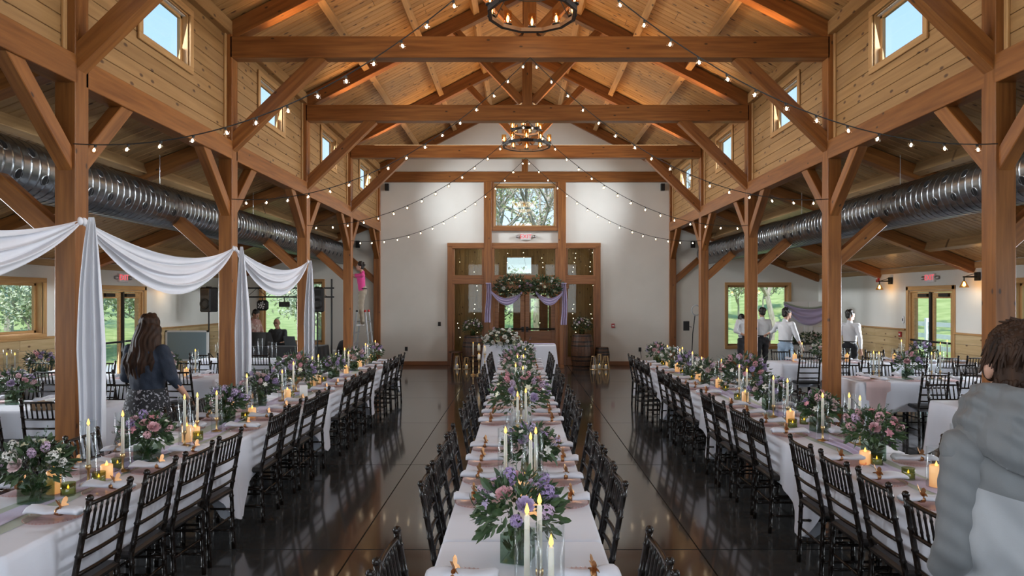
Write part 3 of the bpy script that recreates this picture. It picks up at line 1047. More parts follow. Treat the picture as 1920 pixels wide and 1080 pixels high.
# exit signs
def exit_sign(loc, rz, lab):
    t = thing('exit_sign', lab, 'exit sign', loc, rz, 'lit exit signs')
    MB().cbox(-.15, .15, -.05, 0, -.095, .095, .008).build('housing', M['white'], t)
    new('lettering', text_mesh('EXIT', .165, M['exitred']), t, None, Matrix.Translation((0, -.052, 0)) @ Euler((PI / 2, 0, 0)).to_matrix().to_4x4())
    for s in (-1, 1):
        a = MB().tube([(s * .14, -.025, .0), (s * .23, -.03, .0)], .012, 6).build('lamp_arm', M['white'], t)
        MB().lathe([(0, -.03), (.04, -.03), (.042, 0), (.03, .03), (0, .035)], 12, (0, 0, 0)).build('emergency_lamp', M['steel'], t, True, (s * .25, -.04, 0)).rotation_euler = (PI / 2, 0, s * .4)
exit_sign((0.03, 19.59, 3.72), 0, 'lit red exit sign above the entrance screen')
exit_sign((8.49, 14.2, 2.36), -PI / 2, 'lit red exit sign above the right aisle door')
exit_sign((-8.49, 14.2, 2.36), PI / 2, 'lit red exit sign above the left aisle door')

# small wall boxes
def wallbox(name, lab, cat, loc, sz, mat, rz=0, extra=None):
    t = thing(name, lab, cat, loc, rz)
    MB().cbox(-sz[0] / 2, sz[0] / 2, -sz[1], 0, -sz[2] / 2, sz[2] / 2, .004).build('housing', mat, t)
    if extra: extra(t)
    return t
def grille(t):
    for k in range(5):
        MB().box(-.045, .045, -.103, -.098, -.07 + k * .03, -.055 + k * .03).build('grille_bar', M['iron'], t)
wallbox('wall_speaker', 'small black wall speaker high left of the end wall', 'speaker', (-3.98, 19.6, 5.15), (.11, .10, .2), M['blackmatte'], 0, grille)
wallbox('wall_speaker', 'small black wall speaker high right of the end wall', 'speaker', (3.98, 19.6, 5.15), (.11, .10, .2), M['blackmatte'], 0, grille)
wallbox('wall_speaker', 'small black wall speaker on the end wall above the left duct', 'speaker', (-4.82, 19.6, 3.5), (.11, .10, .2), M['blackmatte'], 0, grille)
wallbox('wall_speaker', 'small black wall speaker on the end wall above the right duct', 'speaker', (4.85, 19.6, 3.5), (.11, .10, .2), M['blackmatte'], 0, grille)
def plate_detail(t):
    MB().box(-.012, .012, -.022, -.01, -.03, .03).build('rocker', M['iron'], t)
def socket_detail(t):
    for z in (-.025, .025):
        MB().box(-.018, .018, -.018, -.01, z - .014, z + .014).build('socket_face', M['iron'], t)
wallbox('light_switch', 'black switch plate left of the entrance screen', 'switch', (-2.47, 19.6, 1.20), (.08, .012, .12), M['blackmatte'], 0, plate_detail)
wallbox('wall_outlet', 'black outlet low on the end wall, left half', 'outlet', (-3.43, 19.6, .48), (.08, .012, .12), M['blackmatte'], 0, socket_detail)
wallbox('wall_outlet', 'black outlet low on the end wall with a cord, right half', 'outlet', (3.33, 19.6, .46), (.08, .012, .12), M['blackmatte'], 0, socket_detail)
MB().tube([(3.33, 19.57, .44), (3.36, 19.54, .25), (3.30, 19.50, .03), (3.2, 19.3, .01), (3.45, 19.0, .01), (3.9, 18.6, .01)], .007, 6).build('power_cord', M['blackmatte'])
tag(bpy.data.objects['power_cord'], 'thin black cord trailing from the right wall outlet to the floor', 'cord')
def alarm_face(t):
    MB().box(-.03, .03, -.032, -.02, -.02, .015).build('pull_handle', M['white'], t)
def strobe(t):
    MB().box(-.03, .03, -.06, -.04, -.01, .05).build('strobe_lens', M['white'], t)
wallbox('fire_pull_station', 'red fire alarm pull station right of the entrance screen', 'fire alarm', (2.55, 19.6, 1.15), (.09, .03, .12), M['redplastic'], 0, alarm_face)
wallbox('fire_pull_station', 'red fire alarm pull station beside the right aisle door', 'fire alarm', (8.47, 15.32, 1.12), (.09, .03, .12), M['redplastic'], -PI / 2, alarm_face)
wallbox('fire_strobe', 'red fire alarm strobe high on the right wall', 'fire alarm', (8.49, 16.3, 2.40), (.10, .045, .16), M['redplastic'], -PI / 2, strobe)
wallbox('thermostat', 'small white control plate beside the right aisle door', 'wall plate', (8.49, 15.25, 1.45), (.07, .015, .16), M['white'], -PI / 2, plate_detail)
# ------------------------------------------------------------------ chairs
def bamboo(mb, pts, r, n=7):
    """a turned stick with raised rings"""
    P, Rr = [], []
    pts = [Vector(p) for p in pts]
    tot = sum((b - a).length for a, b in zip(pts[:-1], pts[1:]))
    nr = max(1, round(tot / .115))
    marks = [(k + .5) / nr for k in range(nr)]
    stops = sorted(set([0.0, 1.0] + [x for m in marks for x in (m - .009 / tot, m, m + .009 / tot)] + [sum((b - a).length for a, b in zip(pts[:k], pts[1:k + 1])) / tot for k in range(1, len(pts) - 1)]))
    for t in stops:
        d = t * tot
        for a, b in zip(pts[:-1], pts[1:]):
            l = (b - a).length
            if d <= l + 1e-9:
                P.append(a.lerp(b, min(1, d / l)))
                break
            d -= l
        else:
            P.append(pts[-1])
        Rr.append(r * (1.28 if any(abs(t - m) < 1e-9 for m in marks) else 1.0))
    return mb.tube(P, Rr, n)
def back_x(z): return -.185 - .085 * max(0, (z - .45) / .47) - .02 * max(0, (.45 - z) / .45)
def chair_parts(full):
    ch = M['chair']
    parts = []
    def fin(name, mb): parts.append((name, mb.mesh(ch, True)))
    for s in (-1, 1):
        mb = bamboo(MB(), [(back_x(0), s * .185, 0), (back_x(.45), s * .185, .45), (back_x(.91), s * .175, .91)], .0155, 8)
        mb.ball((back_x(.91), s * .175, .915), .02, 8, 4)
        fin('back_post', mb)
    for s in (-1, 1):
        fin('leg', bamboo(MB(), [(.185, s * .18, 0), (.175, s * .175, .43)], .015, 8))
    parts.append(('seat', MB().cbox(-.20, .205, -.20, .20, .425, .47, .016).mesh(M['seatpad'])))
    rails = [.885, .715, .62, .53]
    def rail(z, r):
        w = .175 if z > .8 else .178
        return [(back_x(z) - .012 * (1 - (y / w) ** 2), y, z) for y in [w * k / 4 for k in range(-4, 5)]]
    if full:
        for z in rails:
            fin('top_rail' if z > .8 else 'back_rail', MB().tube(rail(z, 0), .0115, 7))
        for k in range(6):
            y = -.125 + k * .05
            fin('spindle', bamboo(MB(), [(back_x(.715) - .008, y, .715), (back_x(.885) - .008, y, .885)], .0075, 6))
        for s in (-1, 1):
            for z in (.14, .30):
                fin('stretcher', bamboo(MB(), [(back_x(z), s * .185, z), (.18, s * .178, z)], .009, 6))
        for z in (.18, .34):
            fin('stretcher', bamboo(MB(), [(.18, -.178, z), (.18, .178, z)], .009, 6))
        fin('stretcher', bamboo(MB(), [(back_x(.25), -.185, .25), (back_x(.25), .185, .25)], .009, 6))
    else:
        mb = MB()
        for z in rails:
            mb.tube(rail(z, 0), .0115, 5)
        for k in range(6):
            y = -.125 + k * .05
            mb.tube([(back_x(.715) - .008, y, .715), (back_x(.885) - .008, y, .885)], .008, 5)
        fin('backrest', mb)
        mb = MB()
        for s in (-1, 1):
            for z in (.14, .30):
                mb.tube([(back_x(z), s * .185, z), (.18, s * .178, z)], .009, 5)
        for z in (.18, .34):
            mb.tube([(.18, -.178, z), (.18, .178, z)], .009, 5)
        fin('stretchers', mb)
    return parts
CH_FULL, CH_SIMPLE = chair_parts(True), chair_parts(False)
def chair(loc, rz, label, group, full):
    return inst('spindle_back_chair', label, 'chair', CH_FULL if full else CH_SIMPLE, loc, rz + RN.uniform(-.04, .04), group)

# ------------------------------------------------------------------ tables and cloths
TZ = .755
def cloth_mesh(L, W, drop, cdrop, seed):
    rr = random.Random(seed)
    r = .035
    per = []                                   # (x, y, nx, ny, distance to nearest corner)
    segs = [((-L / 2 + r, -W / 2), (L / 2 - r, -W / 2), (0, -1)), ((L / 2, -W / 2 + r), (L / 2, W / 2 - r), (1, 0)),
            ((L / 2 - r, W / 2), (-L / 2 + r, W / 2), (0, 1)), ((-L / 2, W / 2 - r), (-L / 2, -W / 2 + r), (-1, 0))]
    cor = [(L / 2 - r, -W / 2 + r, -PI / 2), (L / 2 - r, W / 2 - r, 0), (-L / 2 + r, W / 2 - r, PI / 2), (-L / 2 + r, -W / 2 + r, PI)]
    for (a, b, n), (cx, cy, a0) in zip(segs, cor):
        l = math.hypot(b[0] - a[0], b[1] - a[1])
        k = max(4, int(l / .045))
        for i in range(k + 1):
            t = i / k
            per.append((a[0] + (b[0] - a[0]) * t, a[1] + (b[1] - a[1]) * t, n[0], n[1], min(t, 1 - t) * l))
        for i in range(1, 6):
            g = a0 + PI / 2 * i / 6
            per.append((cx + r * math.cos(g), cy + r * math.sin(g), math.cos(g), math.sin(g), 0.0))
    n = len(per)
    ph = [rr.uniform(0, 6.28) for _ in range(4)]
    rows = [(-.012, 0, 0)] + [(0.0, .004, 0)] + [(None, None, t) for t in (.06, .2, .4, .6, .8, 1.0)]
    vs, fs = [], []
    s = 0.0
    arc = []
    for i in range(n):
        arc.append(s)
        a, b = per[i], per[(i + 1) % n]
        s += math.hypot(b[0] - a[0], b[1] - a[1])
    for ro, rz_, t in rows:
        for i, (x, y, nx, ny, d) in enumerate(per):
            c = math.exp(-(d / .17) ** 2)
            c2 = math.exp(-(d / .10) ** 2)
            if ro is not None:
                out, z = ro, -rz_
            else:
                u = arc[i]
                wv = .013 * math.sin(u * 9 + ph[0]) + .009 * math.sin(u * 21 + ph[1]) + .006 * math.sin(u * 37 + ph[2])
                out = .006 + t * (.014 + .055 * c2 + wv * (1 - .3 * c) - .02 * (c - c2))
                z = -t * (drop + c * cdrop) - .006
            vs.append((x + nx * out, y + ny * out, TZ + z))
    for j in range(len(rows) - 1):
        for i in range(n):
            fs.append((j * n + i, j * n + (i + 1) % n, (j + 1) * n + (i + 1) % n, (j + 1) * n + i)[::-1])
    fs.append(tuple(range(n)))
    return MB().add(vs, fs)
def table_parts(L, W):
    p = [('tabletop', MB().cbox(-L / 2 + .006, L / 2 - .006, -W / 2 + .006, W / 2 - .006, TZ - .045, TZ - .002, .006).mesh(M['white']))]
    for sx in (-1, 1):
        for sy in (-1, 1):
            x, y = sx * (L / 2 - .28), sy * (W / 2 - .10)
            p.append(('leg', MB().tube([(x + sx * .10, y, 0), (x, y, TZ - .05)], .014, 8).mesh(M['steel'], True)))
        x = sx * (L / 2 - .28)
        p.append(('leg_brace', MB().tube([(x + sx * .05, -W / 2 + .1, .36), (x + sx * .05, W / 2 - .1, .36)], .010, 6).mesh(M['steel'], True)))
    return p
TB_LONG, TB_SHORT, TB_SWEET = table_parts(2.42, .75), table_parts(1.82, .75), table_parts(1.82, .75)
CLOTHS = {}
def table(cx, cy, rz, L, lab, clab, drop=.34, cdrop=.26):
    inst('folding_table', lab, 'table', TB_LONG if L > 2 else TB_SHORT, (cx, cy, 0), rz, 'tables under white cloths')
    k = (L > 2, RN.randrange(3), drop)
    if k not in CLOTHS:
        CLOTHS[k] = cloth_mesh(L - .012, .755, drop, cdrop, len(CLOTHS)).mesh(M['linen'], True)
    tag(new('tablecloth', CLOTHS[k], None, (cx, cy, 0)), clab, 'tablecloth', 'white tablecloths').rotation_euler = (0, 0, rz)

ROWS = {'left': (-2.82, [3.0 + 2.44 * k for k in range(4)]), 'centre': (CX + .01, [.78 + 2.44 * k for k in range(5)]), 'right': (2.37, [2.61 + 2.44 * k for k in range(4)])}
PLACES = []                     # (x, y, side, row, index)
for row, (xc, starts) in ROWS.items():
    ci = {-1: 0, 1: 0}
    for j, y0 in enumerate(starts):
        yc = y0 + 1.22
        table(xc, yc, PI / 2, 2.44, 'white folding table, %s from the camera in the %s row' % (ORD[j], row),
              'white tablecloth with hanging corners on the %s table of the %s row' % (ORD[j], row))
        for s in (-1, 1):
            for k in range(4):
                y = yc + .04 + (k - 1.5) * (.49 if row != 'centre' else .455) + RN.uniform(-.015, .015) + (.12 if row == 'right' else 0)
                if y < 1.6: continue
                PLACES.append((xc + s * .243, y, s, row, ci[s]))
                x = xc + s * (.375 + .13 - .25 + .02) + RN.uniform(-.012, .012)
                side = {-1: 'left', 1: 'right'}[s]
                chair((x, y, 0), PI if s > 0 else 0.0, 'black spindle-back chair, %s from the camera on the %s side of the %s row' % (ORD[ci[s]], side, row),
                      'chairs along the long rows', y < 8.3)
                ci[s] += 1

# aisle tables stand across the aisles
AISLE = []
for side, sx, ys_ in (('left', -1, (7.35, 10.1, 13.0)), ('right', 1, (7.35, 9.75, 12.45))):
    for j, yc in enumerate(ys_):
        for k in range(2):
            xin = (4.52 + 1.83 * k) * sx
            xc = xin + sx * .915
            if side == 'left' and j == 2 and k == 1: continue
            pos = '%s aisle table from the camera, %s half' % (ORD[j], 'inner' if k == 0 else 'outer')
            table(xc, yc, 0, 1.83, 'white folding table, %s %s' % (side, pos), 'white tablecloth on the %s %s' % (side, pos), .40, .20)
            AISLE.append((xc, yc, side, j, k))
            n = 0
            for sy in (-1, 1):
                for q in range(3):
                    if side == 'left' and j == 2 and sy > 0: continue
                    if side == 'right' and j == 1 and k == 0 and sy < 0 and q == 0: continue
                    x = xc + (q - 1) * .53 + RN.uniform(-.03, .03)
                    y = yc + sy * (.375 + .02 + RN.uniform(0, .06))
                    chair((x, y, 0), PI / 2 if sy < 0 else -PI / 2,
                          'black spindle-back chair, %s at the %s side of %s %s half of aisle table %s' % (ORD[q], 'near' if sy < 0 else 'far', side, 'inner' if k == 0 else 'outer', ORD[j]),
                          'chairs at the aisle tables', False)

# sweetheart table before the entrance
inst('folding_table', 'white folding table under the small head table cloth', 'table', TB_SWEET, (-.15, 17.55, 0), 0, 'tables under white cloths')
tag(new('tablecloth', cloth_mesh(1.84, .76, .72, .0, 77).mesh(M['linen'], True), None, (-.15, 17.55, 0)), 'floor-length white cloth on the head table before the entrance', 'tablecloth', 'white tablecloths')

# runners: pale sage strip under a rumpled lavender one, on the side rows
def runner(xc, ya, yb, w, mat, z, amp, seed, lab, waver):
    rr = random.Random(seed)
    ph = [rr.uniform(0, 6.28) for _ in range(6)]
    def fn(u, v):
        y = ya + (yb - ya) * u
        wob = waver * math.sin(y * 1.9 + ph[0]) + waver * .5 * math.sin(y * 4.3 + ph[1])
        ww = w * (1 + .22 * math.sin(y * 2.7 + ph[2]))
        x = xc + wob + (v - .5) * ww
        h = z + amp * (.5 + .5 * math.sin(v * 15 + 2.0 * math.sin(y * 2.1 + ph[3]) + ph[4])) * (.5 + .5 * math.sin(y * 3.7 + ph[5])) ** 2
        return (x, y, h)
    o = MB().grid(fn, int((yb - ya) / .05), 18).build('table_runner', mat, None, True)
    return tag(o, lab, 'table runner', 'cloth table runners')
for row in ('left', 'right'):
    xc, st = ROWS[row]
    a, b = st[0] + .02, st[-1] + 2.42
    runner(xc, a, b, .26, M['sage'], TZ + .003, .001, 5, 'pale sage runner lying flat along the %s row' % row, .01)
    runner(xc + .01, a, b, .17, M['lavender'], TZ + .006, .022, 9 if row == 'left' else 13, 'rumpled lavender chiffon runner along the %s row' % row, .035)
# ------------------------------------------------------------------ place settings
plate_m = MB().lathe([(0, .004), (.08, .004), (.09, .006), (.125, .014), (.139, .017), (.141, .014), (.127, .009), (.09, .0), (0, .0)], 28).mesh(M['pinkglass'], True)
bead = MB()
for k in range(44):
    a = 2 * PI * k / 44
    bead.ball((.137 * math.cos(a), .137 * math.sin(a), .017), .0045, 5, 4)
bead_m = bead.mesh(M['pinkglass'], True)
def napkin_mesh(seed):
    rr = random.Random(seed)
    p = [rr.uniform(0, 6.28) for _ in range(4)]
    pts, rad = [], []
    mb = MB()
    n, m = 18, 12
    vs, fs = [], []
    for i in range(n + 1):
        x = -.145 + .29 * i / n
        pin = 1 - .38 * math.exp(-((x - .035) / .03) ** 2)
        w = (.048 + .006 * math.sin(x * 26 + p[0])) * pin
        h = (.021 + .003 * math.sin(x * 31 + p[1])) * (1 - .1 * (1 - pin))
        if i in (0, n): w *= .92; h *= .8
        for k in range(m):
            a = 2 * PI * k / m
            rip = 1 + .10 * math.sin(3 * a + x * 14 + p[2])
            vs.append((x, w * math.cos(a) * rip, .018 + h + h * math.sin(a) * rip * (1 if math.sin(a) > 0 else .75)))
    for i in range(n):
        for k in range(m):
            fs.append((i * m + k, i * m + (k + 1) % m, (i + 1) * m + (k + 1) % m, (i + 1) * m + k))
    fs += [tuple(range(m))[::-1], tuple(range(n * m, (n + 1) * m))]
    return mb.add(vs, fs).mesh(M['linen'], True)
napkins = [napkin_mesh(k) for k in range(4)]
band_m = MB().lathe([(.036, -.012), (.038, 0), (.036, .012), (.034, .012), (.034, -.012)], 16, closed=True).mesh(M['gold'], True)
def wing(s):
    out = [(0, 0), (.012, .018), (.030, .040), (.050, .046), (.056, .034), (.050, .016), (.036, .004), (.044, -.010), (.042, -.026), (.028, -.032), (.012, -.016), (0, -.004)]
    mb = MB().prism([(s * x, y) for x, y in out], 'z', -.001, .001)
    for a, b in ((.02, .02), (.036, .03), (.03, -.015)):
        mb.lathe([(.004, -.002), (.007, -.002), (.007, .002), (.004, .002)], 8, (s * a, b, 0), closed=True)
    return mb.mesh(M['gold'])
wings = (wing(-1), wing(1))
bfly_b = MB().tube([(0, -.025, .001), (0, .03, .002)], [.003, .002], 6).mesh(M['gold'], True)
PLC = {}
for x, y, s, row, k in sorted(PLACES, key=lambda p: p[1]):
    side = 'left' if s < 0 else 'right'
    key = (row, s)
    PLC[key] = PLC.get(key, 0) + 1
    o = ORD[PLC[key] - 1]
    sit = '%s from the camera, %s side of %s row' % (o, side, row)
    x += RN.uniform(-.008, .008)
    t = inst('charger_plate', 'pink glass charger plate, ' + sit, 'plate', [('dish', plate_m), ('beaded_rim', bead_m)], (x, y, TZ + .001), 0, 'pink glass charger plates')
    rz = (0 if s > 0 else PI) + RN.uniform(-.12, .12)
    nz = TZ + .006
    tag(new('napkin', RN.choice(napkins), None, (x, y, nz)), 'rolled white napkin, ' + sit, 'napkin', 'rolled white napkins').rotation_euler = (0, 0, rz)
    r = thing('napkin_ring', 'gold butterfly napkin ring, ' + sit, 'napkin ring', (x + .035 * math.cos(rz), y + .035 * math.sin(rz), nz + .038), rz, 'gold butterfly napkin rings')
    new('band', band_m, r, None, Euler((0, PI / 2, 0)).to_matrix().to_4x4() @ Matrix.Diagonal((.62, 1, 1, 1)))
    if y < 9:
        for q, w in enumerate(wings):
            Mx = Matrix.Translation((0, 0, .026)) @ Euler((math.radians(62), 0, PI / 2 if s > 0 else -PI / 2)).to_matrix().to_4x4() @ Euler((0, (1 - 2 * q) * .5, 0)).to_matrix().to_4x4() @ Matrix.Scale(.8, 4)
            new('wing', w, r, None, Mx)
        new('body', bfly_b, r, None, Matrix.Translation((0, 0, .026)) @ Euler((math.radians(62), 0, PI / 2 if s > 0 else -PI / 2)).to_matrix().to_4x4())

# ------------------------------------------------------------------ candles
def cyl_glass(r, h): return MB().lathe([(0, .0), (r, .0), (r, h), (r - .0025, h + .001), (r - .003, h - .002), (r - .003, .008), (0, .008)], 24).mesh(M['hurricane'], True)
HUR = {'tall': cyl_glass(.046, .40), 'mid': cyl_glass(.046, .33), 'wide': cyl_glass(.056, .25), 'slim': cyl_glass(.04, .28)}
stick_m = MB().lathe([(0, 0), (.042, 0), (.040, .006), (.014, .012), (.007, .025), (.007, .085), (.012, .092), (.016, .10), (.015, .118), (.012, .120), (0, .118)], 16).mesh(M['brass'], True)
def taper_parts(h):
    c = MB().lathe([(0, .112), (.0112, .112), (.0095, .112 + h - .006), (.006, .112 + h), (0, .112 + h)], 12).mesh(M['wax'], True)
    f = MB().lathe([(0, 0), (.007, .006), (.0085, .014), (.005, .028), (0, .042)], 10, (0, 0, .112 + h)).mesh(M['flame'], True)
    return [('candlestick', stick_m), ('candle', c, None, [('flame', f)])]
TAPERS = [taper_parts(.20), taper_parts(.25), taper_parts(.235)]
def pillar_parts(r, h):
    w = MB().lathe([(0, 0), (r, 0), (r, h - .004), (r - .006, h), (r - .012, h - .008), (0, h - .012)], 18).mesh(M['waxglow'], True)
    f = MB().lathe([(0, 0), (.007, .006), (.008, .014), (.004, .026), (0, .038)], 10, (0, 0, h - .012)).mesh(M['flame'], True)
    return [('wax', w), ('flame', f)]
PILLARS = [pillar_parts(.036, .09), pillar_parts(.038, .13), pillar_parts(.036, .11)]
vot_g = MB().lathe([(0, 0), (.036, 0), (.039, .01), (.039, .075), (.036, .075), (.036, .012), (0, .010)], 18).mesh(M['greenglass'], True)
vot_c = MB().lathe([(0, .011), (.032, .011), (.032, .040), (0, .038)], 14).mesh(M['wax'], True)
vot_f = MB().lathe([(0, 0), (.005, .004), (.006, .010), (0, .026)], 8, (0, 0, .040)).mesh(M['flame'], True)
VOT = [('glass_cup', vot_g), ('wax', vot_c), ('flame', vot_f)]
CN = {}
def nth(kind, where):
    CN[(kind, where)] = CN.get((kind, where), 0) + 1
    return ORD[CN[(kind, where)] - 1]
def taper(x, y, where, hur='tall', v=None):
    inst('taper_candle', 'lit white taper in a brass stick, %s along the %s' % (nth('t', where), where), 'candle', TAPERS[v if v is not None else RN.randrange(3)], (x, y, TZ + .010), RN.uniform(0, 6), 'lit taper candles')
    if hur:
        tag(new('hurricane_glass', HUR[hur], None, (x, y, TZ + .001)), 'clear cylinder around a taper, %s along the %s' % (nth('h', where), where), 'glass cylinder', 'clear hurricane glasses')
def pillar(x, y, where, glass=True, v=None):
    inst('pillar_candle', 'short glowing pillar candle, %s along the %s' % (nth('p', where), where), 'candle', PILLARS[v if v is not None else RN.randrange(3)], (x, y, TZ + (.010 if glass else .003)), 0, 'glowing pillar candles')
    if glass:
        tag(new('hurricane_glass', HUR['wide'], None, (x, y, TZ + .001)), 'wide glass cylinder around a pillar candle, %s along the %s' % (nth('w', where), where), 'glass cylinder', 'clear hurricane glasses')
def votive(x, y, where):
    inst('votive_holder', 'small green glass votive holder, %s along the %s' % (nth('v', where), where), 'votive', VOT, (x, y, TZ + .003), 0, 'green glass votives')

# ------------------------------------------------------------------ flowers
def leaf_mb(l=1.0, w=.42, curl=.18):
    rows = [(0, .03), (.22, .75), (.5, 1.0), (.78, .72), (1.0, .02)]
    vs = []
    for t, k in rows:
        z = -curl * t * t
        vs += [(t * l, -k * w / 2, z + .06 * k), (t * l, 0, z), (t * l, k * w / 2, z + .06 * k)]
    fs = []
    for i in range(len(rows) - 1):
        for j in range(2):
            fs.append((i * 3 + j, (i + 1) * 3 + j, (i + 1) * 3 + j + 1, i * 3 + j + 1))
    return MB().add(vs, fs)
LEAF, LEAF_R = leaf_mb(), leaf_mb(1.0, .80, .1)
SMALL = MB().add([(0, 0, 0), (.45, -.22, .04), (1, 0, -.08), (.45, .22, .04)], [(0, 1, 2), (0, 2, 3)])
leaf_mesh = {('a', k): LEAF.mesh(M[k], True) for k in ('leaf', 'leaf2')}
leaf_mesh.update({('r', k): LEAF_R.mesh(M[k], True) for k in ('leaf', 'leaf2')})
def aim(d, roll=0.0):
    """rotation that turns local +Z to direction d"""
    d = Vector(d).normalized()
    q = Vector((0, 0, 1)).rotation_difference(d)
    return q.to_matrix().to_4x4() @ Matrix.Rotation(roll, 4, 'Z')
def rose_mb(rings=((.22, 1.0, 3, .0), (.45, .92, 4, .10), (.70, .80, 5, .22), (.95, .60, 6, .38))):
    mb = MB()
    for q, (r, h, n, curl) in enumerate(rings):
        for k in range(n):
            a0 = 2 * PI * k / n + q * .6
            wd = 2 * PI / n * .68
            def fn(u, v):
                t = v
                rr = r * (.30 + .70 * math.sin(min(1, t * 1.15) * PI / 2)) + curl * max(0, t - .72) * 1.6
                a = a0 + (u - .5) * 2 * wd * (.55 + .45 * math.sin(PI * min(1, t * 1.1 + .1)))
                edge = 1 - .10 * (2 * u - 1) ** 2
                return (rr * math.cos(a), rr * math.sin(a), h * t * edge - .25 + (-.12 * curl * max(0, t - .7) * 6 if curl > .2 else 0))
            mb.grid(fn, 3, 4)
    mb.ball((0, 0, .35), (.16, .16, .32), 6, 4)
    return mb
ROSE = rose_mb()
def blossom_mb(n=6):
    mb = MB()
    for k in range(n):
        Mx = Matrix.Rotation(2 * PI * k / n, 4, 'Z') @ Matrix.Rotation(-.35, 4, 'Y') @ Matrix.Diagonal((1, 1.35, 1, 1))
        mb.put(LEAF, Mx)
    mb.ball((0, 0, .08), (.16, .16, .12), 6, 4)
    return mb
BLOSSOM = blossom_mb()
def cluster_mb(n=26):
    rr = random.Random(3)
    mb = MB()
    pet = MB()
    for k in range(4):
        pet.put(SMALL, Matrix.Rotation(PI / 2 * k, 4, 'Z') @ Matrix.Rotation(-.3, 4, 'Y') @ Matrix.Diagonal((1, 1.6, 1, 1)))
    for k in range(n):
        z = 1 - 2 * (k + .5) / n
        a = k * 2.4
        d = Vector((math.sqrt(1 - z * z) * math.cos(a), math.sqrt(1 - z * z) * math.sin(a), z))
        p = Vector((d.x * .62, d.y * .62, d.z * .95 + .4))
        mb.put(pet, Matrix.Translation(p) @ aim(d, rr.uniform(0, 6)) @ Matrix.Scale(.36, 4))
    return mb
CLUSTER = cluster_mb()
RCOL = ('rose_pink', 'rose_blush', 'rose_lilac', 'bloom_white', 'bloom_cream')
BCOL = ('bloom_white', 'bloom_cream', 'bloom_purple', 'rose_lilac', 'bloom_coral')
CCOL = ('bloom_purple', 'bloom_mauve', 'rose_lilac', 'bloom_white', 'rose_pink', 'bloom_coral')
rose_m = {c: ROSE.mesh(M[c], True) for c in RCOL}
blos_m = {c: BLOSSOM.mesh(M[c], True) for c in BCOL}
clus_m = {c: CLUSTER.mesh(M[c]) for c in CCOL}
PAL = {'mixed': (('rose_blush', 'rose_lilac', 'rose_pink'), ('bloom_white', 'bloom_cream', 'rose_lilac'), ('bloom_purple', 'bloom_mauve', 'rose_pink')),
       'white': (('bloom_white', 'rose_blush', 'bloom_cream'), ('bloom_white', 'bloom_cream'), ('bloom_mauve', 'bloom_white')),
       'pure': (('bloom_white', 'bloom_white', 'bloom_cream'), ('bloom_white', 'bloom_cream'), ('bloom_white', 'bloom_mauve')),
       'lilac': (('rose_lilac', 'rose_lilac', 'rose_blush'), ('rose_lilac', 'bloom_purple', 'bloom_white'), ('bloom_purple', 'rose_lilac')),
       'pink': (('rose_pink', 'rose_blush', 'rose_lilac'), ('bloom_coral', 'bloom_white'), ('rose_pink', 'bloom_mauve', 'bloom_purple')),
       'deep': (('rose_lilac', 'rose_pink'), ('bloom_white', 'bloom_cream', 'bloom_coral'), ('bloom_purple', 'bloom_coral', 'bloom_mauve'))}
def foliage_mb(rx, ry, rz_, n, seed, size, lowz=-.35):
    rr = random.Random(seed)
    mb = MB()
    for k in range(n):
        z = rr.uniform(lowz, 1)
        a = rr.uniform(0, 2 * PI)
        c = math.sqrt(max(0, 1 - z * z))
        q = rr.uniform(.45, 1.04)
        p = Vector((rx * c * math.cos(a) * q, ry * c * math.sin(a) * q, rz_ * z * q))
        d = Vector((c * math.cos(a), c * math.sin(a), z * .8 + rr.uniform(-.5, .5)))
        l = size * rr.uniform(.6, 1.3)
        Mx = Matrix.Translation(p) @ aim(d, rr.uniform(0, 6)) @ Matrix.Rotation(-PI / 2 + rr.uniform(-.6, .6), 4, 'Y') @ Matrix.Diagonal((l, l * rr.uniform(.7, 1.1), l, 1))
        mb.put(SMALL if rr.random() < .55 else LEAF, Mx)
    return mb
def sprigs_mb(rx, ry, rz_, n, seed):
    rr = random.Random(seed)
    mb = MB()
    for k in range(n):
        a, el = rr.uniform(0, 2 * PI), rr.uniform(.1, 1.3)
        d = Vector((math.cos(a) * math.cos(el), math.sin(a) * math.cos(el), math.sin(el)))
        base_ = Vector((rx * d.x, ry * d.y, rz_ * d.z)) * .7
        tip = Vector((rx * d.x, ry * d.y, rz_ * d.z)) * rr.uniform(1.25, 1.6) + Vector((0, 0, -.03 + .05 * rr.random()))
        mb.tube([base_, base_.lerp(tip, .5) + Vector((0, 0, .01)), tip], [.0025, .002, .001], 4)
        for j in range(9):
            p = base_.lerp(tip, .25 + .75 * j / 8)
            mb.put(SMALL, Matrix.Translation(p) @ aim(Vector((rr.uniform(-1, 1), rr.uniform(-1, 1), rr.uniform(-.2, 1)))) @ Matrix.Rotation(-PI / 2, 4, 'Y') @ Matrix.Scale(.020, 4))
    return mb
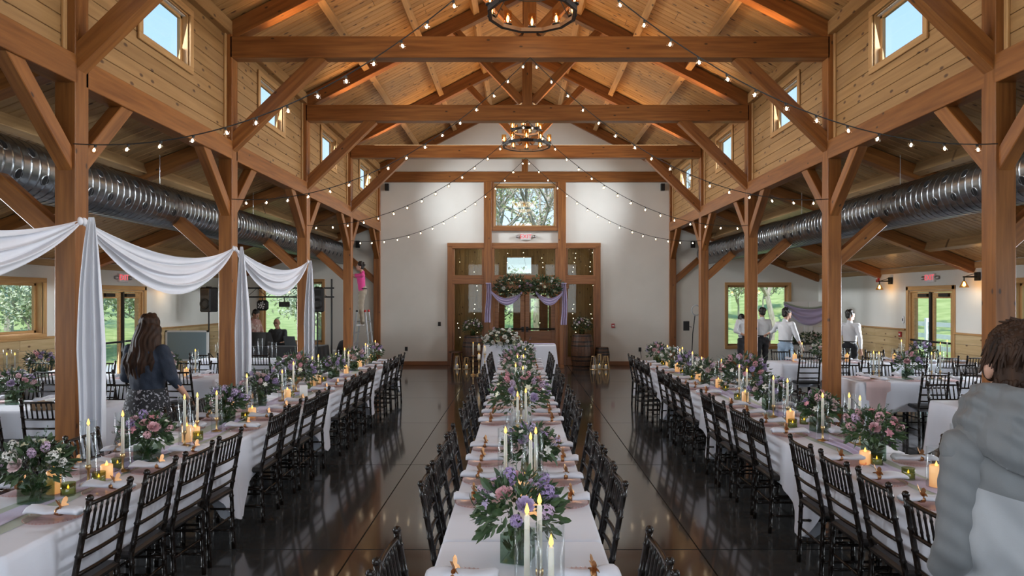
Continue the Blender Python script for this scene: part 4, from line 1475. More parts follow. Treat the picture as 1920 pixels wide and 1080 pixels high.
def blooms(t, pal, nr, nb, nc, rx, ry, rz_, cz, rs, rr, zmin=.0, nleaf=0, cx=0, cy=0, front=False):
    total = nr + nb + nc
    kinds = ['r'] * nr + ['b'] * nb + ['c'] * nc
    rr.shuffle(kinds)
    g = rr.uniform(0, 6)
    for k, kd in enumerate(kinds):
        z = zmin + (1 - zmin) * (k + .5) / total
        a = g + k * 2.39996 + rr.uniform(-.25, .25)
        c = math.sqrt(max(0, 1 - z * z))
        d = Vector((c * math.cos(a), c * math.sin(a), z))
        p = Vector((cx + rx * d.x, cy + ry * d.y, cz + rz_ * d.z))
        nrm = Vector((d.x / rx, d.y / ry, d.z / rz_ + .3 / rz_)).normalized()
        if kd == 'r':
            s = rs * rr.uniform(.8, 1.15)
            new('rose', rose_m[rr.choice(PAL[pal][0])], t, None, Matrix.Translation(p) @ aim(nrm, rr.uniform(0, 6)) @ Matrix.Scale(s, 4))
        elif kd == 'b':
            s = rs * rr.uniform(.7, 1.05)
            new('blossom', blos_m[rr.choice(PAL[pal][1])], t, None, Matrix.Translation(p + nrm * .012) @ aim(nrm, rr.uniform(0, 6)) @ Matrix.Scale(s, 4))
        else:
            s = rs * rr.uniform(.8, 1.2)
            new('flower_cluster', clus_m[rr.choice(PAL[pal][2])], t, None, Matrix.Translation(p) @ aim(nrm, rr.uniform(0, 6)) @ Matrix.Scale(s, 4))
    for k in range(nleaf):
        a = rr.uniform(0, 2 * PI)
        z = rr.uniform(-.45, .45)
        c = math.sqrt(1 - z * z)
        d = Vector((c * math.cos(a), c * math.sin(a), z))
        p = Vector((cx + rx * d.x * .85, cy + ry * d.y * .85, cz + rz_ * d.z * .9))
        s = rs * rr.uniform(1.5, 2.3)
        Mx = Matrix.Translation(p) @ aim(d + Vector((0, 0, rr.uniform(-.4, .2))), rr.uniform(0, 6)) @ Matrix.Rotation(-PI / 2 + rr.uniform(-.7, .7), 4, 'Y') @ Matrix.Scale(s, 4)
        new('leaf', leaf_mesh[(rr.choice('aar'), rr.choice(('leaf', 'leaf', 'leaf2')))], t, None, Mx)
FOL = {}
vase_cube = MB()
for (a, b, c, d) in ((-.062, .062, -.062, -.058), (-.062, .062, .058, .062), (-.062, -.058, -.058, .058), (.058, .062, -.058, .058)):
    vase_cube.box(a, b, c, d, 0, .125)
vase_cube.box(-.058, .058, -.058, .058, 0, .008)
VCUBE = vase_cube.mesh(M['vaseglass'])
sm = MB()
_r = random.Random(4)
for k in range(34):
    a = _r.uniform(0, 6.28)
    sm.tube([(.035 * math.cos(a), .035 * math.sin(a), .012), (.045 * math.cos(a + 2.2), .045 * math.sin(a + 2.2), .15)], .0035, 5)
for k in range(26):
    a = _r.uniform(0, 6.28)
    sm.put(LEAF, Matrix.Translation((.03 * math.cos(a), .03 * math.sin(a), _r.uniform(.03, .09))) @ aim((math.cos(a), math.sin(a), .6)) @ Matrix.Rotation(-PI / 2, 4, 'Y') @ Matrix.Scale(.05, 4))
VSTEM = sm.mesh(M['stem'])
COMPOTE = MB().lathe([(0, 0), (.06, 0), (.055, .01), (.012, .02), (.010, .10), (.03, .12), (.085, .16), (.095, .19), (.09, .19), (.08, .165), (0, .14)], 20).mesh(M['brass'], True)
def bouquet(loc, pal, lab, big=1.0, near=False, seed=0, vase='cube', group='flower arrangements'):
    rr = random.Random(seed * 7 + 1)
    t = thing('flower_arrangement', lab, 'flowers', loc, rr.uniform(-.3, .3), group)
    k = .155 * big
    rx, ry, rz_ = k, k * .92, k * .80
    if vase == 'cube':
        new('vase', VCUBE, t)
        new('stems', VSTEM, t)
        cz = .155 + .42 * rz_
    elif vase == 'compote':
        new('vase', COMPOTE, t)
        cz = .22 + .15 * rz_
    else:
        cz = vase
    fk = (seed % 4, round(k, 3), near)
    if fk not in FOL:
        FOL[fk] = (foliage_mb(rx * 1.05, ry * 1.05, rz_, (430 if near else 280) if big < 1.4 else 560, seed % 4, .056 if big < 1.4 else .060, -.62).mesh(M['leaf']),
                   sprigs_mb(rx, ry, rz_, 14 if big < 1.4 else 20, seed % 4 + 9).mesh(M['leaf2']))
    tag(new('foliage', FOL[fk][0], t, (0, 0, cz)), kind='stuff')
    tag(new('sprigs', FOL[fk][1], t, (0, 0, cz)), kind='stuff')
    nn = 1.0 if big < 1.4 else 1.7
    blooms(t, pal, int(6 * nn), int(6 * nn), int(7 * nn), rx * .95, ry * .95, rz_ * .95, cz, .036, rr, .0, 14 if near else 7)
    return t

LX, CXT, RX = ROWS['left'][0], ROWS['centre'][0], ROWS['right'][0]
B = [  # row, x offset, y, palette, size, description
    ('left', -.05, 3.82, 'white', 1.05, 'blush roses and white blooms in a glass cube, nearest on the left row'),
    ('left', .05, 4.78, 'pink', .98, 'pink and lilac blooms in a glass cube, second on the left row'),
    ('left', -.02, 6.25, 'lilac', .95, 'lilac roses in a glass cube, third on the left row'),
    ('left', -.12, 7.30, 'mixed', 1.15, 'mauve and white blooms in a glass cube, fourth on the left row'),
    ('left', -.08, 8.35, 'deep', 1.75, 'largest flower arrangement on the left row, dark greenery with white and coral blooms'),
    ('left', .0, 9.75, 'lilac', 1.0, 'lilac blooms in a glass cube behind the largest arrangement, left row'),
    ('left', .0, 10.9, 'mixed', 1.15, 'mixed blooms in a glass cube, second from the far end, left row'),
    ('left', .05, 12.1, 'pink', 1.1, 'pink blooms in a glass cube at the far end of the left row'),
    ('centre', -.02, 2.98, 'mixed', 1.2, 'lilac and cream blooms in a glass cube nearest on the centre row'),
    ('centre', .06, 4.30, 'lilac', 1.0, 'purple and cream blooms with round leaves, second on the centre row'),
    ('centre', .0, 6.35, 'deep', 1.65, 'large lilac rose arrangement with wide greenery, third on the centre row'),
    ('centre', .0, 8.6, 'white', 1.2, 'white and cream blooms, fourth on the centre row'),
    ('centre', -.05, 9.9, 'mixed', 1.5, 'large mauve and white arrangement near the far end of the centre row'),
    ('centre', .05, 11.8, 'white', 1.3, 'white blooms at the far end of the centre row'),
    ('right', .02, 4.85, 'pink', 1.12, 'pink and blush roses in a glass cube, nearest on the right row'),
    ('right', .08, 5.85, 'pink', .95, 'pink roses with large round leaves, second on the right row'),
    ('right', .04, 6.95, 'mixed', 1.1, 'lilac and blush blooms in a glass cube, third on the right row'),
    ('right', .18, 8.15, 'deep', 1.75, 'largest flower arrangement on the right row, tall greenery with purple blooms'),
    ('right', -.02, 9.1, 'white', 1.0, 'white blooms in a glass cube behind the largest arrangement, right row'),
    ('right', .0, 10.1, 'lilac', 1.05, 'purple blooms in a glass cube, third from the far end, right row'),
    ('right', .0, 11.15, 'white', 1.1, 'pale blooms in a glass cube, second from the far end, right row'),
    ('right', -.05, 12.15, 'pink', 1.1, 'pink blooms in a glass cube at the far end of the right row')]
RXC = {'left': LX, 'centre': CXT, 'right': RX}
occupied = {'left': [], 'centre': [], 'right': []}
for q, (row, dx, y, pal, big, lab) in enumerate(B):
    bouquet((RXC[row] + dx, y, TZ + .003), pal, lab, big, y < 7.0, q, 'compote' if big > 1.4 else 'cube')
    occupied[row].append((y, .1 if big < 1.4 else .16))

W = {'left': 'left row', 'centre': 'centre row', 'right': 'right row'}
def cand(row, kind, dx, y, **kw):
    {'t': taper, 'p': pillar, 'v': votive}[kind](RXC[row] + dx * .75, y, W[row], **kw)
# hand-placed near candles
for kind, dx, y, kw in (('p', -.08, 3.98, {}), ('v', .06, 3.95, {}), ('t', .03, 4.17, {'hur': 'tall', 'v': 1}), ('p', .05, 4.33, {'glass': False, 'v': 0}), ('v', .09, 4.20, {}), ('t', .07, 4.48, {'hur': 'tall', 'v': 1}),
                        ('v', -.04, 4.56, {}), ('p', .02, 5.42, {'v': 1}), ('t', .10, 5.26, {'hur': 'tall', 'v': 1}), ('v', .10, 5.48, {}), ('p', -.02, 5.62, {'glass': False}), ('t', -.06, 5.72, {'hur': None}), ('t', .08, 5.85, {'hur': 'tall'}),
                        ('p', .12, 6.55, {}), ('t', -.04, 6.72, {'hur': 'mid'}), ('v', .1, 6.42, {})):
    cand('left', kind, dx, y, **kw)
for kind, dx, y, kw in (('t', .02, 2.44, {'hur': 'mid', 'v': 1}), ('t', .085, 2.56, {'hur': 'slim', 'v': 1}), ('t', .125, 2.26, {'hur': 'tall', 'v': 0}), ('v', -.07, 2.5, {}),
                        ('t', -.125, 3.92, {'hur': 'tall', 'v': 1}), ('t', .065, 3.74, {'hur': 'tall', 'v': 1}), ('t', .11, 3.98, {'hur': 'tall', 'v': 2}), ('p', .02, 3.90, {'glass': False, 'v': 1}), ('v', -.06, 4.05, {}), ('p', .10, 3.60, {'glass': False, 'v': 0}),
                        ('t', -.04, 5.52, {'hur': 'tall'}), ('t', .05, 5.62, {'hur': 'tall'}), ('p', -.09, 5.40, {}), ('v', .10, 5.3, {}), ('t', .03, 7.5, {'hur': 'tall'}), ('p', -.05, 7.35, {}), ('v', .08, 7.6, {}), ('t', -.08, 7.8, {'hur': 'mid'}),
                        ('t', .05, 9.1, {'hur': 'tall'}), ('t', -.06, 9.2, {'hur': 'mid'}), ('p', .1, 9.3, {}), ('t', .0, 10.8, {'hur': 'tall'}), ('t', .1, 11.0, {'hur': 'mid'}), ('p', -.08, 10.9, {})):
    cand('centre', kind, dx, y, **kw)
for kind, dx, y, kw in (('t', .16, 3.85, {'hur': 'tall', 'v': 1}), ('v', .10, 3.72, {}), ('p', .03, 4.12, {'v': 1}), ('v', -.06, 4.30, {}), ('t', .15, 4.05, {'hur': 'tall', 'v': 2}), ('p', -.14, 4.72, {'glass': False, 'v': 0}), ('v', -.06, 4.68, {}),
                        ('t', .12, 5.35, {'hur': 'tall'}), ('t', -.10, 5.45, {'hur': 'mid'}), ('t', .20, 5.3, {'hur': 'slim'}), ('p', -.02, 6.25, {'v': 2}), ('v', -.10, 6.05, {}), ('t', .05, 6.45, {'hur': 'tall'}), ('t', -.08, 6.55, {'hur': 'tall', 'v': 1}), ('v', .12, 6.2, {})):
    cand('right', kind, dx, y, **kw)
for row, ya, yb in (('left', 7.6, 12.6), ('right', 7.4, 12.2)):
    y = ya
    k = 0
    while y < yb:
        if all(abs(y - o[0]) > o[1] + .1 for o in occupied[row]):
            kind = 'tpvtvtp'[k % 7]
            kw = {'hur': RN.choice(('tall', 'mid', None))} if kind == 't' else {}
            cand(row, kind, RN.uniform(-.1, .1), y, **kw)
            k += 1
        y += .15
# aisle tables: one arrangement and a few candles each, a few settings
for q, (x, y, side, j, k) in enumerate(AISLE):
    where = '%s aisle table %s, %s half' % (side, ORD[j], 'inner' if k == 0 else 'outer')
    if not (side == 'left' and j == 2):
        bouquet((x + (-.25 if (side, j, k) == ('left', 0, 0) else RN.uniform(-.05, .05)), y + (.08 if (side, j, k) == ('left', 0, 0) else 0), TZ + .003), ('mixed', 'white', 'lilac', 'deep')[q % 4], 'flower arrangement in a glass cube on the %s' % where, 1.2, False, 30 + q, 'cube')
        for dx in ((-.50, -.38, .33, .45) if (side, j, k) != ('left', 0, 0) else (-.62, -.50)):
            kind = RN.choice('ttp')
            if kind == 't': taper(x + dx, y + RN.uniform(-.08, .08), where, RN.choice(('tall', 'mid', 'tall')))
            else: pillar(x + dx, y + RN.uniform(-.08, .08), where)
        for sy in (-1, 1):
            for q2 in range(3):
                if side == 'left' and j == 0 and k == 0 and sy < 0: continue
                px_, py_ = x + (q2 - 1) * .53, y + sy * .215
                lab = '%s seat, %s side, %s' % (ORD[q2], 'near' if sy < 0 else 'far', where)
                inst('charger_plate', 'pink plate, ' + lab, 'plate', [('dish', plate_m)], (px_, py_, TZ + .001), 0, 'pink glass charger plates')
                tag(new('napkin', RN.choice(napkins), None, (px_, py_, TZ + .006)), 'rolled napkin, ' + lab, 'napkin', 'rolled white napkins').rotation_euler = (0, 0, PI / 2)
# blush runner over the end of the second right aisle table
def brun(u, v):
    x = 4.64 + .34 * v
    t = u * 2.0
    if t < .42: return (x, 9.75 - .385 - .012 + .006 * math.sin(v * 9), TZ - .40 + t * .96)
    return (x, 9.75 - .39 + (t - .42) * .49, TZ + .006)
tag(MB().grid(brun, 24, 8).build('table_runner', M['blush'], None, True), 'blush runner hanging over the near edge of a right aisle table', 'table runner', 'cloth table runners')

# empty glass cylinders on the far left aisle table
for k, (dx, dy, h) in enumerate(((-.55, .1, 'slim'), (-.40, -.12, 'mid'), (-.30, .12, 'slim'), (-.16, -.05, 'tall'), (-.05, .14, 'wide'), (.06, -.14, 'mid'), (.20, .1, 'wide'), (.34, -.06, 'tall'), (.46, .12, 'mid'), (.62, -.1, 'mid'))):
    tag(new('glass_cylinder', HUR[h], None, (-5.44 + dx, 13.0 + dy, TZ + .001)), 'empty clear glass cylinder on the far left aisle table, %s from the left' % ORD[k], 'glass cylinder', 'empty glass cylinders')
# box, papers and cup on the nearest left aisle table
t = thing('cardboard_box', 'flat brown cardboard box on the nearest left aisle table', 'box', (-4.98, 7.14, TZ + .004), .15)
MB().cbox(-.22, .22, -.15, .15, 0, .075, .003).build('carton', base('cardboard', (.30, .20, .12), .8), t)
MB().box(-.22, .22, -.012, .012, .0755, .077).build('tape', base('tape', (.45, .33, .20), .4), t)
t = thing('paper_stack', 'stack of white papers lying on the cardboard box', 'papers', (-4.95, 7.16, TZ + .082), -.3)
for k in range(3):
    MB().box(-.15, .15, -.10, .10, k * .008, k * .008 + .006).build('sheet_bundle', M['white'], t).rotation_euler = (0, 0, .12 * k)
t = thing('paper_cup', 'white paper cup beside the cardboard box', 'cup', (-4.64, 7.3, TZ + .003))
MB().lathe([(0, 0), (.028, 0), (.038, .10), (.036, .10), (.026, .004), (0, .004)], 16).build('cup_wall', M['white'], t, True)
MB().lathe([(.037, .098), (.040, .101), (.037, .104), (.035, .101)], 16, closed=True).build('rolled_rim', M['white'], t, True)
# table number cards
for k, (row, dx, y, num) in enumerate((('left', .14, 7.95, '4'), ('right', .02, 9.6, '6'), ('centre', -.16, 8.15, '1'))):
    t = thing('table_card', 'small white table card standing on the %s row' % row, 'table card', (RXC[row] + dx, y, TZ + .003), RN.uniform(-.2, .2))
    MB().cbox(-.045, .045, -.002, .002, .008, .14, .001).build('card', M['white'], t)
    MB().box(-.05, .05, -.02, .02, 0, .010).build('base', M['brass'], t)
# ------------------------------------------------------------------ white drapes along the left posts
def drape_swag(ya, yb, lab):
    t = thing('fabric_swag', lab, 'drape', (-4.14, ya, 0), group='white swags between the left posts')
    L = yb - ya
    def fn(u, v):
        w = 4 * u * (1 - u)
        gather = .10 + .90 * min(1, w * 1.6) ** .8
        top = 2.63 - .24 * w
        bot = 2.60 - .62 * w - .015
        z = top + (bot - top) * v
        rip = gather * (.030 * math.sin(v * 17 + 1.5 * math.sin(u * 3)) + .014 * math.sin(v * 39 + u * 5))
        z += gather * .012 * math.sin(v * 23 + u * 4)
        return (-.03 + rip + .05 * w * v, L * u, z)
    MB().grid(fn, 60, 44).build('fabric', M['drape'], t, True)
    for y in (0, L):
        MB().ball((-.03, y, 2.62), (.03, .035, .04), 8, 6).build('knot', M['drape'], t, True)
def drape_tail(y, w, zb, lab, seed, dx=0.0):
    t = thing('fabric_tail', lab, 'drape', (-4.11 + dx, y, 0), group='white tails hanging from the left posts')
    rr = random.Random(seed)
    p = [rr.uniform(0, 6) for _ in range(4)]
    def fn(u, v):
        z = 2.64 + (zb - 2.64) * u
        ww = w * (.18 + .82 * min(1, u * 2.2) ** .7) * (1 + .10 * math.sin(u * 5 + p[0]))
        x = .015 * math.sin(u * 3 + p[1]) + (v - .5) * ww * .88
        yy = .05 * min(1, u * 4) * (math.sin(v * 19 + p[2] + u) * .55 + .45 * math.sin(v * 31 + p[3])) * (w / .3)
        return (x, yy - .02 - .10 * ww, z)
    MB().grid(fn, 40, 46).build('fabric', M['drape'], t, True)
for a, b, lab in ((2.84, 6.20, 'white fabric swag cut off by the left edge of the picture'), (6.26, 9.52, 'white fabric swag between the two nearest left posts'), (9.60, 12.86, 'white fabric swag between the second and third left posts')):
    drape_swag(a, b, lab)
drape_tail(6.10, .30, .02, 'white fabric tail hanging on the nearest left post', 1, .14)
drape_tail(9.46, .25, .02, 'white fabric tail hanging on the second left post', 2, .10)
drape_tail(12.80, .25, .02, 'white fabric tail hanging on the third left post', 3, .02)

# ------------------------------------------------------------------ entrance decor
AY = 18.95
t = thing('wedding_arch', 'dark timber arch frame before the entrance doors', 'arch', (0, AY, 0))
for s in (-1, 1):
    timber('post', (s * .98 + .04, AY, 0), (s * .98 + .04, AY, 2.22), .11, .11, M['redtrim'], t, (0, 1, 0), Vector((0, AY, 0)))
    timber('foot', (s * .98 + .04, AY - .3, .04), (s * .98 + .04, AY + .3, .04), .11, .08, M['redtrim'], t, (0, 0, 1), Vector((0, AY, 0)))
timber('crossbar', (-1.12, AY, 2.27), (1.22, AY, 2.27), .12, .12, M['redtrim'], t, (0, 0, 1), Vector((0, AY, 0)))
def garland(xa, xb, lab, seed):
    rr = random.Random(seed)
    t = thing('flower_garland', lab, 'flowers', ((xa + xb) / 2, AY - .10, 2.28))
    h = (xb - xa) / 2
    tag(foliage_mb(h * 1.06, .20, .29, 950, seed, .085, -.9).build('foliage', M['leaf'], t), kind='stuff')
    tag(sprigs_mb(h * .9, .18, .22, 22, seed).build('sprigs', M['leaf'], t), kind='stuff')
    blooms(t, 'white', 9, 5, 4, h * .9, .18, .22, -.02, .046, rr, -.5, 12)
garland(-.83, .12, 'white and blush flower garland on the left half of the arch', 5)
garland(.10, 1.02, 'white and pink flower garland on the right half of the arch', 6)
def arch_tail(x, zb, lab, seed):
    rr = random.Random(seed)
    p = rr.uniform(0, 6)
    t = thing('fabric_tail', lab, 'drape', (x, AY - .10, 0), group='lavender arch drapes')
    MB().grid(lambda u, v: ((v - .5) * (.13 + .04 * u) + .02 * math.sin(u * 4 + p), -.03 * math.sin(v * 17 + p) - .02, 2.36 + (zb - 2.36) * u), 24, 22).build('fabric', M['lavender'], t, True)
    MB().cbox(-.075, .075, -.06, .16, 2.335, 2.37, .01).build('fold', M['lavender'], t)
arch_tail(-1.02, 1.27, 'lavender tail hanging from the left end of the arch', 1)
arch_tail(1.08, 1.20, 'lavender tail hanging from the right end of the arch', 2)
def arch_swag(xa, xb, lab):
    t = thing('fabric_swag', lab, 'drape', (xa, AY - .16, 0), group='lavender arch drapes')
    L = xb - xa
    def fn(u, v):
        w = 4 * u * (1 - u)
        return (L * u, -.02 - .025 * math.sin(v * 17 + u * 3) * (.2 + .8 * w) - .05 * w, 2.16 - .03 * u - (.20 + .15 * v) * w - .05 * v)
    MB().grid(fn, 30, 26).build('fabric', M['lavender'], t, True)
arch_swag(-.95, -.08, 'lavender swag on the left half of the arch')
arch_swag(.28, 1.05, 'lavender swag on the right half of the arch')

# barrels built of staves and hoops
def barrel(x, y, r, h, lab):
    t = thing('wine_barrel', lab, 'barrel', (x, y, 0), group='dark oak barrels')
    n = 22
    def rad(z): return r * (.80 + .20 * math.sin(PI * z / h))
    zs = [h * k / 8 for k in range(9)]
    for k in range(n):
        a0, a1 = 2 * PI * (k + .03) / n, 2 * PI * (k + .97) / n
        vs = []
        for z in zs:
            for q, a in ((1, a0), (1, a1), (.93, a1), (.93, a0)):
                vs.append((q * rad(z) * math.cos(a), q * rad(z) * math.sin(a), z))
        fs = [(i * 4 + j, i * 4 + (j + 1) % 4, (i + 1) * 4 + (j + 1) % 4, (i + 1) * 4 + j) for i in range(8) for j in range(4)] + [(0, 1, 2, 3), (32, 35, 34, 33)]
        MB().add(vs, fs).build('stave', M['barrel'], t)
    for z in (.05 * h, .22 * h, .34 * h, .66 * h, .78 * h, .95 * h):
        MB().lathe([(rad(z - .018) + .004, z - .018), (rad(z + .018) + .004, z + .018), (rad(z + .018) - .004, z + .018), (rad(z - .018) - .004, z - .018)], 28, closed=True).build('hoop', M['iron'], t)
    MB().lathe([(0, h - .03), (rad(h) * .95, h - .03), (rad(h) * .95, h - .01), (0, h - .01)], 24).build('barrel_head', M['barrel'], t)
barrel(-1.46, 19.0, .30, .90, 'dark oak barrel with flowers on top, left of the doors')
barrel(1.60, 19.0, .32, .94, 'dark oak barrel with flowers on top, right of the doors')
barrel(2.16, 18.95, .21, .57, 'small dark oak barrel at the right of the entrance')
bouquet((-1.46, 19.0, .89), 'white', 'white and mauve bouquet on the left barrel', 1.75, False, 50, 'cube')
bouquet((1.60, 19.0, .93), 'white', 'white blossom bouquet on the right barrel', 1.75, False, 51, 'cube')
t = thing('wooden_stool', 'low wooden stool beside the left barrel', 'stool', (-1.93, 18.95, 0))
MB().lathe([(0, .42), (.20, .42), (.20, .46), (0, .46)], 18).build('seat', M['barrel'], t)
for k in range(4):
    a = PI / 4 + PI / 2 * k
    MB().tube([(.19 * math.cos(a), .19 * math.sin(a), 0), (.13 * math.cos(a), .13 * math.sin(a), .43)], .02, 8).build('leg', M['barrel'], t)
def lantern(x, y, h, lab):
    t = thing('geometric_lantern', lab, 'lantern', (x, y, 0), RN.uniform(0, 1), 'faceted glass lanterns')
    r0, r1 = .11, .055
    n = 6
    lo = [(r0 * math.cos(2 * PI * k / n), r0 * math.sin(2 * PI * k / n), .01) for k in range(n)]
    hi = [(r1 * math.cos(2 * PI * k / n), r1 * math.sin(2 * PI * k / n), h) for k in range(n)]
    for k in range(n):
        MB().add([lo[k], lo[(k + 1) % n], hi[(k + 1) % n], hi[k]], [(0, 1, 2, 3)]).build('pane', M['hurricane'], t)
        MB().tube([lo[k], hi[k]], .005, 5).build('edge_bar', M['brass'], t)
    for ring in (lo, hi):
        MB().tube(ring + [ring[0], ring[1]], .005, 5).build('edge_ring', M['brass'], t)
    MB().lathe([(0, 0), (r0 * .95, 0), (r0 * .95, .012), (0, .012)], 6).build('base', M['brass'], t)
    w = MB().lathe([(0, .012), (.04, .012), (.04, .12), (0, .115)], 14).build('candle', M['wax'], t, True)
    MB().lathe([(0, .115), (.007, .125), (0, .155)], 8).build('flame', M['flame'], w, True)
for x, y, h, lab in ((-1.86, 18.55, .36, 'gold faceted lantern before the wooden stool'), (-1.60, 18.50, .32, 'gold faceted lantern before the left barrel'),
                     (1.86, 18.45, .36, 'gold faceted lantern before the right barrel'), (2.04, 18.60, .40, 'middle gold faceted lantern between the right barrels'), (2.20, 18.45, .36, 'gold faceted lantern before the small barrel')):
    lantern(x, y, h, lab)
# floor candle stands beside the head table
def floor_stand(x, y, h, ch, cr, lab):
    t = thing('floor_candlestick', lab, 'candlestick', (x, y, 0), group='gold floor candlesticks')
    prof = [(0, 0), (.075, 0), (.07, .02), (.02, .04)]
    z = .06
    while z < h - .1:
        prof += [(.010, z), (.020, z + .03), (.010, z + .06)]
        z += .13
    prof += [(.010, h - .04), (.04, h - .01), (.04, h), (0, h)]
    MB().lathe(prof, 14).build('stem', M['brass'], t, True)
    c = MB().lathe([(0, h), (cr, h), (cr, h + ch), (0, h + ch)], 14).build('candle', M['wax'], t, True)
    MB().lathe([(0, h + ch), (.007, h + ch + .01), (0, h + ch + .04)], 8).build('flame', M['flame'], c, True)
for x, y, h, ch, cr, lab in ((-1.32, 17.05, .50, .30, .012, 'slim gold floor candlestick with a taper, outermost by the head table'), (-1.18, 17.15, .62, .14, .035, 'tall gold floor candlestick with a pillar candle by the head table'),
                             (-1.16, 16.85, .42, .12, .035, 'low gold floor candlestick with a pillar candle by the head table'), (-1.02, 16.95, .55, .16, .030, 'gold floor candlestick nearest the head table cloth')):
    floor_stand(x, y, h, ch, cr, lab)
# head table top: cascade of white flowers, glass, runner
rr = random.Random(21)
t = thing('flower_arrangement', 'wide white flower cascade on the left end of the head table', 'flowers', (-.62, 17.30, TZ + .003), 0, 'flower arrangements')
tag(foliage_mb(.48, .26, .24, 700, 3, .085, -.9).build('foliage', M['leaf'], t, False, (0, 0, .13)), kind='stuff')
tag(sprigs_mb(.48, .26, .22, 22, 8).build('sprigs', M['leaf2'], t, False, (0, 0, .13)), kind='stuff')
blooms(t, 'pure', 30, 10, 5, .46, .25, .24, .14, .052, rr, -.5, 10)
t = thing('wine_glass', 'stemmed glass standing on the head table', 'glass', (.12, 17.45, TZ + .01))
MB().lathe([(0, 0), (.035, 0), (.004, .008), (.004, .08), (.03, .11), (.036, .15), (.03, .20), (.028, .20), (.034, .15), (.028, .112), (0, .084)], 16).build('bowl', M['hurricane'], t, True)
MB().lathe([(.0, .088), (.026, .112), (.032, .135), (0, .135)], 14).build('drink', M['pinkglass'], t, True)
tag(MB().grid(lambda u, v: (-.02 + .78 * u, 17.38 + .30 * v + .02 * math.sin(u * 9), TZ + .004 + .010 * (.5 + .5 * math.sin(v * 14 + u * 4))), 26, 16).build('table_runner', M['lavender'], None, True),
    'lavender runner on the right half of the head table', 'table runner', 'cloth table runners')
# fairy lights inside the vestibule
rr = random.Random(33)
fb = MB().ball((0, 0, 0), .008, 6, 4).mesh(M['bulb'])
for k in range(9):
    x = -2.1 + k * .53
    t = thing('fairy_lights', 'string of tiny fairy lights hanging inside the vestibule, %s from the left' % ORD[k], 'fairy lights', (x, 21.6 + .3 * (k % 2), 0), group='vestibule fairy lights')
    pts = [(.05 * math.sin(z * 5 + k), 0, 3.55 - z) for z in [j * .15 for j in range(22)]]
    MB().tube(pts, .003, 4).build('wire', M['blackmatte'], t)
    for p in pts:
        if rr.random() < .4:
            new('bulb', fb, t, (p[0], -.012, p[2]))
light('vestibule_lamp', 'POINT', (-1.3, 21.0, 3.35), (0, 0, 0), 18, (1.0, .9, .66), .08)
light('vestibule_lamp', 'POINT', (1.3, 21.0, 3.35), (0, 0, 0), 11, (1.0, .9, .66), .08)
for x, nm in ((-1.3, 'left'), (1.3, 'right')):
    t = thing('pendant_lamp', 'small lamp under the vestibule ceiling, %s side' % nm, 'lamp', (x, 21.0, 3.44))
    MB().lathe([(0, .15), (.05, .15), (.07, .06), (.065, .06), (.045, .14), (0, .14)], 14).build('lamp_shade', M['iron'], t, True)
    MB().ball((0, 0, .06), .02, 8, 6).build('bulb', M['filament'], t, True)

# ------------------------------------------------------------------ DJ corner
DY = 16.9
t = thing('lighting_truss', 'black lighting truss on two poles over the DJ table', 'truss', (-6.0, DY, 0))
for x in (-.98, 1.16):
    MB().tube([(x, 0, .02), (x, 0, 2.42)], .022, 8).build('pole', M['blackmatte'], t)
    for k in range(3):
        a = 2 * PI * k / 3
        MB().tube([(x + .35 * math.cos(a), .35 * math.sin(a), .01), (x, 0, .45)], .014, 6).build('leg', M['blackmatte'], t)
for z in (2.19, 1.97):
    MB().tube([(-1.05, 0, z), (1.22, 0, z)], .018, 8).build('chord', M['blackmatte'], t)
for k in range(8):
    xa = -.95 + k * .25
    MB().tube([(xa, 0, 2.19 if k % 2 else 1.97), (xa + .25, 0, 1.97 if k % 2 else 2.19)], .007, 6).build('lattice_bar', M['blackmatte'], t)
def stage_light(x, lab, round_=True):
    t = thing('stage_light', lab, 'stage light', (x, DY, 1.79), group='truss stage lights')
    MB().tube([(0, 0, .17), (0, 0, .06)], .012, 6).build('clamp', M['blackmatte'], t)
    if round_:
        MB().cbox(-.145, .145, -.06, .06, -.16, .10, .05).build('housing', M['blackmatte'], t)
        for k in range(13):
            a = k * 2.4
            r = .026 * math.sqrt(k)
            MB().lathe([(0, -.004), (.016, 0), (.018, .006), (0, .006)], 8).build('lens', M['white'], t, False, (r * math.cos(a), -.064, -.03 + r * math.sin(a))).rotation_euler = (PI / 2, 0, 0)
    else:
        MB().cbox(-.12, .12, -.06, .06, -.07, .06, .01).build('housing', M['blackmatte'], t)
        for k in range(3):
            MB().box(-.10 + k * .07, -.05 + k * .07, -.066, -.06, -.05, .03).build('lens', M['iron'], t)
stage_light(-6.56, 'round black stage light with white lamps, leftmost on the truss')
stage_light(-6.02, 'small rectangular black stage light in the middle of the truss', False)
stage_light(-5.58, 'round black stage light with white lamps, right end of the truss')
